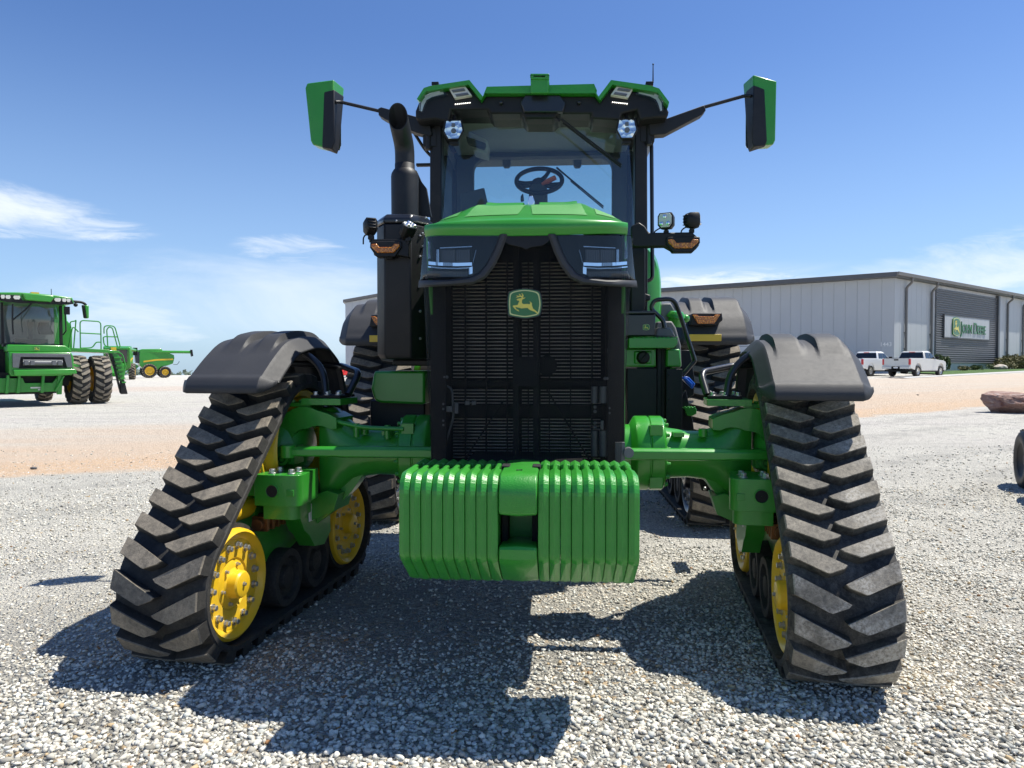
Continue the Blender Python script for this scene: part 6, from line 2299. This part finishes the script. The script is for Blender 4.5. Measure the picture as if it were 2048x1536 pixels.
M['clad'] = clad('pale_metal_cladding', (0.43, 0.45, 0.465), 0.92)
M['trimgrey'] = mat('dark_grey_trim', (0.085, 0.088, 0.095), 0.45, var=0.06)
M['downpipe'] = mat('grey_downpipe', (0.16, 0.155, 0.15), 0.45, var=0.06)
M['louver'] = mat('grey_louver', (0.16, 0.165, 0.175), 0.45, var=0.06)
M['doorwhite'] = mat('pale_garage_door', (0.60, 0.61, 0.60), 0.5, var=0.04)
b = MB()
th_ = 0.3
b.prism([(0, -2), (HL, -2), (HL, EAVE + SL * HL - 0.02), (0, EAVE - 0.02)], 0.0, th_, 'x', 0)          # shaded wall lies in the y-z plane
wl = b.build('shaded_wall', ['clad'], hall)
b = MB()
b.bb(0.3, HR_, 0.0, 0.3, -2, EAVE - 0.02)
wr_ = b.build('sunlit_wall', ['clad'], hall)
b = MB()
ov = 0.55
# roof slab with thick fascia
def rz(y):
    return EAVE + SL * y
sec = [(-ov, rz(-ov)), (HL + 1, rz(HL)), (HL + 1, rz(HL) + 0.42), (-ov, rz(-ov) + 0.42)]
b.prism(sec, -0.9, HR_ + 1, 'x')
rf2 = b.build('hall_roof', ['trimgrey'], hall, bevel=0.03)
b = MB()
b.prism([(-ov - 0.16, rz(-ov) + 0.12), (-ov - 0.002, rz(-ov) + 0.10), (-ov - 0.002, rz(-ov) + 0.40), (-ov - 0.2, rz(-ov) + 0.42)], -0.9, HR_ + 1, 'x')
b.build('roof_gutter', ['downpipe'], rf2, bevel=0.02)
# position along the sunlit wall that shows at a picture column
def along_r(u):
    lo, hi = 0.0, 80.0
    for _ in range(50):
        m_ = (lo + hi) / 2
        p = CORN + RDIR * m_ - CAMP
        uu = CX + F * (p.dot(_rt)) / (p.x * -math.sin(YAW) + p.y * math.cos(YAW))
        if uu < u: lo = m_
        else: hi = m_
    return lo
def along_l(u):
    lo, hi = 0.0, 80.0
    for _ in range(50):
        m_ = (lo + hi) / 2
        p = CORN + LDIR * m_ - CAMP
        uu = CX + F * (p.dot(_rt)) / (p.x * -math.sin(YAW) + p.y * math.cos(YAW))
        if uu > u: lo = m_
        else: hi = m_
    return lo
def depth_r(s):
    p = CORN + RDIR * s
    return -math.sin(YAW) * (p.x - CAMP.x) + math.cos(YAW) * p.y
def zr(u, v):
    return 1.45 + (735 - v) * depth_r(along_r(u)) / F - g0
def zl(u, v):
    p = CORN + LDIR * along_l(u)
    d = -math.sin(YAW) * (p.x - CAMP.x) + math.cos(YAW) * p.y
    return 1.45 + (735 - v) * d / F - g0
for u in (1808, 1859, 2011, 2042):
    b = MB()
    s = along_r(u)
    b.tube(fillet([(s, -0.14, -0.3), (s, -0.14, EAVE - 1.2), (s, -0.14, EAVE - 0.7), (s, -ov - 0.05, EAVE - 0.3), (s, -ov - 0.05, EAVE + 0.1)], 0.2, 4), 0.11, 10)
    for zz in (0.8, 2.2, 3.6):
        b.bb(s - 0.17, s + 0.17, -0.16, 0.0, zz, zz + 0.06)
    b.build('downspout', ['downpipe'], hall)
# louvred bay
s0, s1 = along_r(1868), along_r(1989)
z0, z1 = zr(1930, 726.5), zr(1868, 577)
b = MB()
b.bb(s0, s1, -0.06, -0.003, z0, z1, 1)  # dark backing: shade between the louvers put into its colour
nl = 33
for i in range(nl):
    z = z0 + (z1 - z0) * (i + 0.15) / nl
    h = (z1 - z0) / nl
    b.prism([(-0.06, z), (-0.16, z + 0.02), (-0.16, z + h * 0.35), (-0.06, z + h * 0.62)], s0, s1, 'x')
b.build('louver_bay', ['louver', 'trimgrey'], hall, smooth=False)
b = MB()
b.bb(s1, s1 + 0.45, -0.30, -0.003, -0.3, EAVE - 0.1)
b.build('corner_post', ['trimgrey'], hall)
# number on the shaded wall (faces the camera: local -x side)
def text_on(parent, s, loc, rot, size, matn, extrude, name='lettering', small=False, align='CENTER', fit=0):
    cu = bpy.data.curves.new(name, 'FONT')
    cu.body = s
    cu.size = size
    cu.extrude = extrude
    cu.align_x = align
    cu.align_y = 'CENTER'
    cu.offset = size * 0.008
    if small:
        cu.small_caps_scale = 0.78
        for i, ch_ in enumerate(s):
            if ch_.islower():
                cu.body_format[i].use_small_caps = True
    cu.materials.append(M[matn])
    o_ = bpy.data.objects.new(name, cu)
    COL.objects.link(o_)
    o_.parent = parent
    o_.location = loc
    o_.rotation_euler = rot
    bpy.context.view_layer.update()
    me_ = bpy.data.meshes.new_from_object(o_.evaluated_get(bpy.context.evaluated_depsgraph_get()))
    me_.materials.clear()
    me_.materials.append(M[matn])
    bpy.data.objects.remove(o_)
    if fit:
        xs = [v.co.x for v in me_.vertices]
        k_ = fit / (max(xs) - min(xs))
        for v in me_.vertices: v.co.x *= k_
    me_.name = name
    o_ = bpy.data.objects.new(name, me_)
    COL.objects.link(o_)
    o_.parent = parent
    o_.location = loc
    o_.rotation_euler = rot
    return o_


text_on(wl, '1443', (-0.02, along_l(1771), zl(1771, 689)), (R(90), 0, R(-90)), 0.52, 'white', 0.01, 'house_number')
# overhead door far along the shaded wall
sa, sb_ = along_l(1534), along_l(1482)
zt = zl(1510, 672)
b = MB()
b.bb(-0.05, -0.003, sa, sb_ + 1.0, -0.6, zt)
dr = b.build('overhead_door', ['doorwhite'], hall)
b = MB()
z = 0.3
while z < zt:
    b.bb(-0.058, -0.049, sa, sb_ + 1.0, z, z + 0.05)
    z += 0.6
b.build('door_panel_line', ['louver'], dr)
b = MB()
ww = along_l(1487)
b.bb(-0.066, -0.05, ww - 0.45, ww + 0.55, zl(1487, 718.5), zl(1487, 713.5))
b.build('door_window', ['darkglass'], dr)
b = MB()
ww = along_l(1450)
b.bb(-0.3, -0.002, ww - 0.25, ww + 0.2, zl(1452, 611), zl(1452, 604))
b.build('wall_lamp', ['white'], hall)

# ---- dealership sign on the louvred bay
sgs0, sgs1 = along_r(1882), along_r(1972)
sz0, sz1 = zr(1882, 674), zr(1882, 631)
hm = Matrix.Translation((CORN.x, CORN.y, g0)) @ Matrix.Rotation(math.atan2(RDIR.y, RDIR.x), 4, 'Z')
so = hm @ Vector(((sgs0 + sgs1) / 2, -0.20, (sz0 + sz1) / 2))
sign = thing('dealer_sign', 'white wall sign with a green deer emblem and dark company lettering on the louvred bay', 'sign', so, math.atan2(RDIR.y, RDIR.x))
hw_, hh_ = (sgs1 - sgs0) / 2, (sz1 - sz0) / 2
b = MB()
b.bb(-hw_, hw_, -0.06, 0.05, -hh_, hh_)
b.build('sign_panel', ['clad'], sign, bevel=0.02)
b = MB()
for q in ((-hw_ - 0.1, -hw_, -hh_ - 0.1, hh_ + 0.1), (hw_, hw_ + 0.1, -hh_ - 0.1, hh_ + 0.1), (-hw_, hw_, hh_, hh_ + 0.1), (-hw_, hw_, -hh_ - 0.1, -hh_)):
    b.bb(q[0], q[1], -0.08, 0.10, q[2], q[3])
b.build('sign_frame', ['trimgrey'], sign)
ec = along_r(1904) - (sgs0 + sgs1) / 2
ew = (along_r(1911.5) - along_r(1896.5)) / 2
eh = (zr(1904, 634) - zr(1904, 671)) / 2
emblem(sign, ew * 0.98, Matrix.Translation((ec, -0.13, 0.0)), 'emblem', False, eh / (ew * 0.92), 0.10)
t0 = along_r(1913.5) - (sgs0 + sgs1) / 2
t1 = along_r(1964) - (sgs0 + sgs1) / 2
text_on(sign, 'John Deere', ((t0 + t1) / 2, -0.10, -0.05), (R(90), 0, 0), 1.62, 'logogreen', 0.03, 'lettering', True, fit=t1 - t0)

# ---- pale building beyond, left of the exhaust box
pb = place(720, 105)
hut = thing('storage_building', 'pale storage building with a thin dark roof, glimpsed left of the exhaust box', 'building', pb, R(12))
k = 105 / F
zt0, zt1 = 1.45 + (735 - 606) * k - pb.z, 1.45 + (735 - 596) * k - pb.z
b = MB()
b.loft([[(-28 * k, 0, -1.5), (60 * k, 0, -1.5), (60 * k, 9, -1.5), (-28 * k, 9, -1.5)], [(-28 * k, 0, zt0), (60 * k, 0, zt0 + 1.3), (60 * k, 9, zt0 + 1.3), (-28 * k, 9, zt0)]])
b.build('storage_wall', ['clad'], hut)
b = MB()
b.loft([[(-32 * k, -0.4, zt0), (62 * k, -0.4, zt0 + 1.36), (62 * k, 9.4, zt0 + 1.36), (-32 * k, 9.4, zt0)], [(-32 * k, -0.4, zt0 + 0.4), (62 * k, -0.4, zt0 + 1.76), (62 * k, 9.4, zt0 + 1.76), (-32 * k, 9.4, zt0 + 0.4)]])
b.build('storage_roof', ['downpipe'], hut)

# ---- lawn, kerb strip, shrubs in front of the hall
def ribbon(name, pts_near, pts_far, lift, m, kind):
    vs, fs = [], []
    n = 24
    for i in range(n + 1):
        f = i / n
        a = pts_near[0].lerp(pts_near[1], f)
        c_ = pts_far[0].lerp(pts_far[1], f)
        for j in range(7):
            q = a.lerp(c_, j / 6)
            vs.append((q.x, q.y, Z(q) + lift * (1 if 0 < j < 6 else 0.2)))
    for i in range(n):
        for j in range(6):
            fs.append((i * 7 + j, (i + 1) * 7 + j, (i + 1) * 7 + j + 1, i * 7 + j + 1))
    me = bpy.data.meshes.new(name)
    me.from_pydata(vs, [], fs)
    me.materials.append(m)
    o_ = bpy.data.objects.new(name, me)
    COL.objects.link(o_)
    tag(o_, kind=kind)
    return o_


def grassm():
    m, t, b = base_mat('mown_grass')
    co = ocoord(t)
    n = noise(t, co, 1.2, 6, 0.7)
    f = noise(t, co, 22, 4, 0.7)
    c = mixc(t, n, (0.045, 0.11, 0.02), (0.085, 0.16, 0.035))
    c = mixc(t, f, c, (0.06, 0.13, 0.025))
    t.links.new(c, b.inputs['Base Color'])
    b.inputs['Roughness'].default_value = 0.9
    bump(t, b, f, 1.0, 0.1)
    return m


M['grass'] = grassm()
M['concrete'] = mat('pale_concrete', (0.42, 0.42, 0.41), 0.85, var=0.1, vscale=1.5)
fb = CORN - RDIR.cross(Vector((0, 0, 1))) * 0
nrm_out = -LDIR                                     # outwards from the sunlit wall
l0 = CORN + RDIR * 1.0
l1 = CORN + RDIR * 62
ribbon('lawn', (l0 + nrm_out * 5.2 - RDIR * 4.0, l1 + nrm_out * 5.2), (l0 + nrm_out * 0.05, l1 + nrm_out * 0.05), 0.10, M['grass'], 'structure')
ribbon('pavement', (l0 + nrm_out * 6.6 - RDIR * 14, l1 + nrm_out * 6.6), (l0 + nrm_out * 5.3 - RDIR * 14, l1 + nrm_out * 5.3), 0.06, M['concrete'], 'structure')


def leafm(name, c0, c1):
    m, t, b = base_mat(name)
    co = ocoord(t)
    n = noise(t, co, 3, 3, 0.6)
    oi = noise(t, co, 40, 2, 0.6)
    c = mixc(t, n, c0, c1)
    c = mixc(t, ramp(t, oi, 0.35, 0.7), c, tuple(x * 1.5 for x in c1))
    t.links.new(c, b.inputs['Base Color'])
    b.inputs['Roughness'].default_value = 0.7
    return m


M['leaf'] = leafm('shrub_leaf', (0.035, 0.060, 0.018), (0.085, 0.115, 0.035))
M['leafred'] = leafm('brownish_shrub_leaf', (0.075, 0.06, 0.025), (0.13, 0.125, 0.045))
M['stem'] = mat('shrub_stem', (0.09, 0.06, 0.04), 0.8)


def shrub(name, label, p, w, h, n, m, seed, lsz=0.09, upright=False, group='shrubs along the hall'):
    rs = random.Random(seed)
    root = thing(name, label, 'shrub', p, 0, group)
    b = MB()
    lobes = [(rs.uniform(-0.4, 0.4) * w, rs.uniform(-0.35, 0.35) * w, h * rs.uniform(0.35, 0.75), rs.uniform(0.28, 0.45)) for _ in range(9)]
    for i in range(n):
        lx, ly, lz, lr = rs.choice(lobes)
        v = Vector((rs.gauss(0, 1), rs.gauss(0, 1), rs.gauss(0, 1))).normalized() * (rs.uniform(0.4, 1.0) ** 0.5)
        c = Vector((lx + v.x * lr * w * (0.5 if upright else 0.9), ly + v.y * lr * w * (0.5 if upright else 0.9), max(0.03, lz + v.z * lr * h)))
        d1_ = Vector((rs.gauss(0, 1), rs.gauss(0, 1), rs.gauss(0.5, 1))).normalized()
        d2_ = d1_.cross(Vector((rs.gauss(0, 1), rs.gauss(0, 1), rs.gauss(0, 1)))).normalized()
        s = lsz * rs.uniform(0.6, 1.4)
        b.add([c - d1_ * s, c + d2_ * s * 0.45, c + d1_ * s, c - d2_ * s * 0.45], [(0, 1, 2, 3)])
    b.build('foliage', [m], root, smooth=False)
    b = MB()
    for i in range(7):
        lx, ly, lz, lr = lobes[i]
        b.tube([(lx * 0.1, ly * 0.1, -0.1), (lx * 0.6, ly * 0.6, lz * 0.5), (lx, ly, lz)], [0.03, 0.02, 0.01], 6)
    b.build('stem', ['stem'], root)
    return root


def wallpt(u, off):
    lo, hi = 0.0, 80.0
    for _ in range(50):
        m_ = (lo + hi) / 2
        p = CORN + RDIR * m_ + nrm_out * off - CAMP
        if CX + F * p.dot(_rt) / (p.x * -math.sin(YAW) + p.y * math.cos(YAW)) < u: lo = m_
        else: hi = m_
    p = CORN + RDIR * lo + nrm_out * off
    p.z = Z(p) + 0.05
    return p


shrub('shrub', 'upright bushy shrub at the wall foot just right of the silver pickup', wallpt(1884, 1.6), 1.25, 1.5, 1500, 'leaf', 1, 0.13, True)
shrub('shrub', 'tiny round shrub at the foot of the louvred bay, nearer the pickups', wallpt(1927, 1.5), 1.0, 0.5, 500, 'leafred', 2, 0.09)
shrub('shrub', 'small round shrub under the middle of the louvred bay, between two others', wallpt(1951, 1.5), 1.1, 0.5, 500, 'leaf', 3, 0.09)
shrub('shrub', 'small round shrub at the dark corner post beside the pale rock', wallpt(1988, 1.5), 1.2, 0.5, 500, 'leaf', 4, 0.09)
shrub('shrub', 'wide reddish-green shrub at the right edge, in front of the downpipes', wallpt(2036, 2.2), 3.6, 1.35, 2400, 'leafred', 5, 0.15)
shrub('shrub', 'low brownish shrub between the pale rock and the wide shrub', wallpt(2013, 2.3), 1.7, 0.8, 900, 'leafred', 6, 0.11)


# ---- boulders
def boulder(name, label, p, sx, sy, sz, seed, m, rz=0.0):
    bm = bmesh.new()
    bmesh.ops.create_icosphere(bm, subdivisions=5, radius=1.0)
    rs = random.Random(seed)
    planes = []
    for i in range(15):
        n_ = Vector((rs.gauss(0, 1), rs.gauss(0, 1), rs.gauss(0, 0.8))).normalized()
        planes.append((n_, rs.uniform(0.62, 0.92)))
    from mathutils import noise as mn
    for v in bm.verts:
        d = v.co.normalized()
        r = 1.0
        for n_, k_ in planes:
            q = d.dot(n_)
            if q > 0.05: r = min(r, k_ / q)
        co = d * r
        co *= 1 + 0.07 * mn.fractal(co * 2.2 + Vector((seed, 0, 0)), 1.0, 2.0, 5) + 0.015 * mn.noise(co * 14)
        v.co = Vector((co.x * sx, co.y * sy, co.z * sz))
    me = bpy.data.meshes.new(name)
    bm.to_mesh(me)
    bm.free()
    me.polygons.foreach_set('use_smooth', [True] * len(me.polygons))
    me.set_sharp_from_angle(angle=R(24))
    me.materials.append(m)
    o_ = bpy.data.objects.new(name, me)
    COL.objects.link(o_)
    o_.location = p
    o_.rotation_euler = (0.05, 0.1, rz)
    return tag(o_, label, 'boulder', 'boulders')


def rockm(name, cols):
    m, t, b = base_mat(name)
    co = ocoord(t)
    mp = nd(t, 'ShaderNodeMapping')
    mp.inputs['Rotation'].default_value = (0.3, 0.5, 0.2)
    mp.inputs['Scale'].default_value = (1, 1, 2.4)
    t.links.new(co, mp.inputs[0])
    n = noise(t, mp.outputs[0], 2.6, 7, 0.65, 0.9)
    f = noise(t, co, 24, 5, 0.7)
    c = mixc(t, ramp(t, n, 0.34, 0.50), cols[0], cols[1])
    c = mixc(t, ramp(t, n, 0.54, 0.62), c, cols[2])
    c = mixc(t, mth(t, 'MULTIPLY', f, 0.5), c, tuple(x * 0.6 for x in cols[0]))
    t.links.new(c, b.inputs['Base Color'])
    b.inputs['Roughness'].default_value = 0.75
    bump(t, b, mth(t, 'ADD', n, mth(t, 'MULTIPLY', f, 0.5)), 1.0, 0.09)
    return m


bp = place(2036, 19.5)
boulder('boulder', 'reddish brown angular boulder lying on the gravel at the right edge', bp + Vector((0.03, 0, 0.22)), 1.08, 0.6, 0.40, 8, rockm('red_quartzite', [(0.20, 0.085, 0.060), (0.40, 0.25, 0.20), (0.60, 0.48, 0.42)]), R(8))
boulder('boulder', 'pale cream rock on the lawn beside the dark corner post', wallpt(2000, 2.2) + Vector((0, 0, 0.2)), 0.8, 0.6, 0.42, 21, rockm('pale_rock', [(0.42, 0.38, 0.32), (0.55, 0.5, 0.44), (0.62, 0.59, 0.54)]), 0.5)
# small clods on the sandy road
for i, (u, v) in enumerate(((64, 938), (1836, 808))):
    d = 1.45 * F / (v - 735)
    p = place(u, d)
    r = 0.035
    boulder('stone', ['dark stone lying alone on the sandy road at the left edge', 'dark stone on the sandy strip right of the mudguard'][i], p + Vector((0, 0, r * 0.3)), r * 1.5, r, r * 0.6, 30 + i, rockm('grey_stone', [(0.10, 0.10, 0.11), (0.16, 0.16, 0.16), (0.22, 0.21, 0.2)]))['category'] = 'stone'

# ---- implement whose wheel edges into the picture on the right
pi_ = place(2083, 7.6)
imp = thing('implement_trailer', 'black tyre of a small implement cut off by the right edge of the photo', 'implement', (pi_.x, pi_.y, 0.0), R(-20))
for y in (0.0, 0.95):
    b = MB()
    b.lathe([(0.20, -0.09), (0.245, -0.11), (0.31, -0.105), (0.35, -0.075), (0.36, 0.0), (0.35, 0.075), (0.31, 0.105), (0.245, 0.11), (0.20, 0.09)], (0.12, y, 0.345), (1, 0, 0), 40, 0)
    b.lathe([(0.205, -0.09), (0.18, -0.07), (0.07, -0.03), (0.06, -0.06), (0.001, -0.06)], (0.12, y, 0.345), (1, 0, 0), 28, 1)
    for i in range(26):
        t = 2 * math.pi * i / 26
        b.box((0.12, y + 0.36 * math.cos(t), 0.345 + 0.36 * math.sin(t)), (0.15, 0.02, 0.03), 0, Matrix.Rotation(t, 3, 'X'))
    b.build('implement_wheel', ['black', 'satin'], imp)
b = MB()
b.bb(0.45, 2.6, -0.3, 1.3, 0.45, 0.60)
b.bb(0.6, 2.4, -0.2, 1.2, 0.60, 1.0)
b.bb(0.30, 2.0, -1.05, -0.75, 0.95, 1.35)
b.bb(0.5, 0.7, -0.8, 0.0, 0.5, 0.6)
b.cyl((0.12, 0, 0.345), (2.6, 0, 0.345), 0.04)
b.cyl((0.12, 0.95, 0.345), (2.6, 0.95, 0.345), 0.04)
b.build('implement_frame', ['satin'], imp, bevel=0.02)

# ---- wooded horizon
def woods():
    rs = np.random.RandomState(4)
    V, Fc = [], []
    for i in range(5200):
        a = rs.uniform(-0.95, 0.75)
        d = rs.uniform(560, 640)
        x, y = d * math.sin(a - YAW), d * math.cos(a - YAW)
        z0 = float(zg(x, y))
        if a > 0.1: z0 = -9.0
        top = 7.4 + 1.6 * math.sin(a * 23) + 1.2 * math.sin(a * 61 + 1)
        z = z0 + rs.uniform(0, max(1.5, top))
        s = rs.uniform(1.0, 2.4)
        n1 = rs.normal(0, 1, 3); n1 /= np.linalg.norm(n1)
        n2 = np.cross(n1, rs.normal(0, 1, 3)); n2 /= np.linalg.norm(n2)
        c = np.array([x, y, z])
        k = len(V)
        V += [tuple(c - n1 * s), tuple(c + n2 * s * 0.7), tuple(c + n1 * s), tuple(c - n2 * s * 0.7)]
        Fc.append((k, k + 1, k + 2, k + 3))
    me = bpy.data.meshes.new('far_woods')
    me.from_pydata(V, [], Fc)
    me.materials.append(leafm('distant_foliage', (0.05, 0.075, 0.06), (0.075, 0.105, 0.075)))
    o_ = bpy.data.objects.new('far_woods', me)
    COL.objects.link(o_)
    tag(o_, 'low line of distant woods along the horizon', 'woods', kind='stuff')


woods()
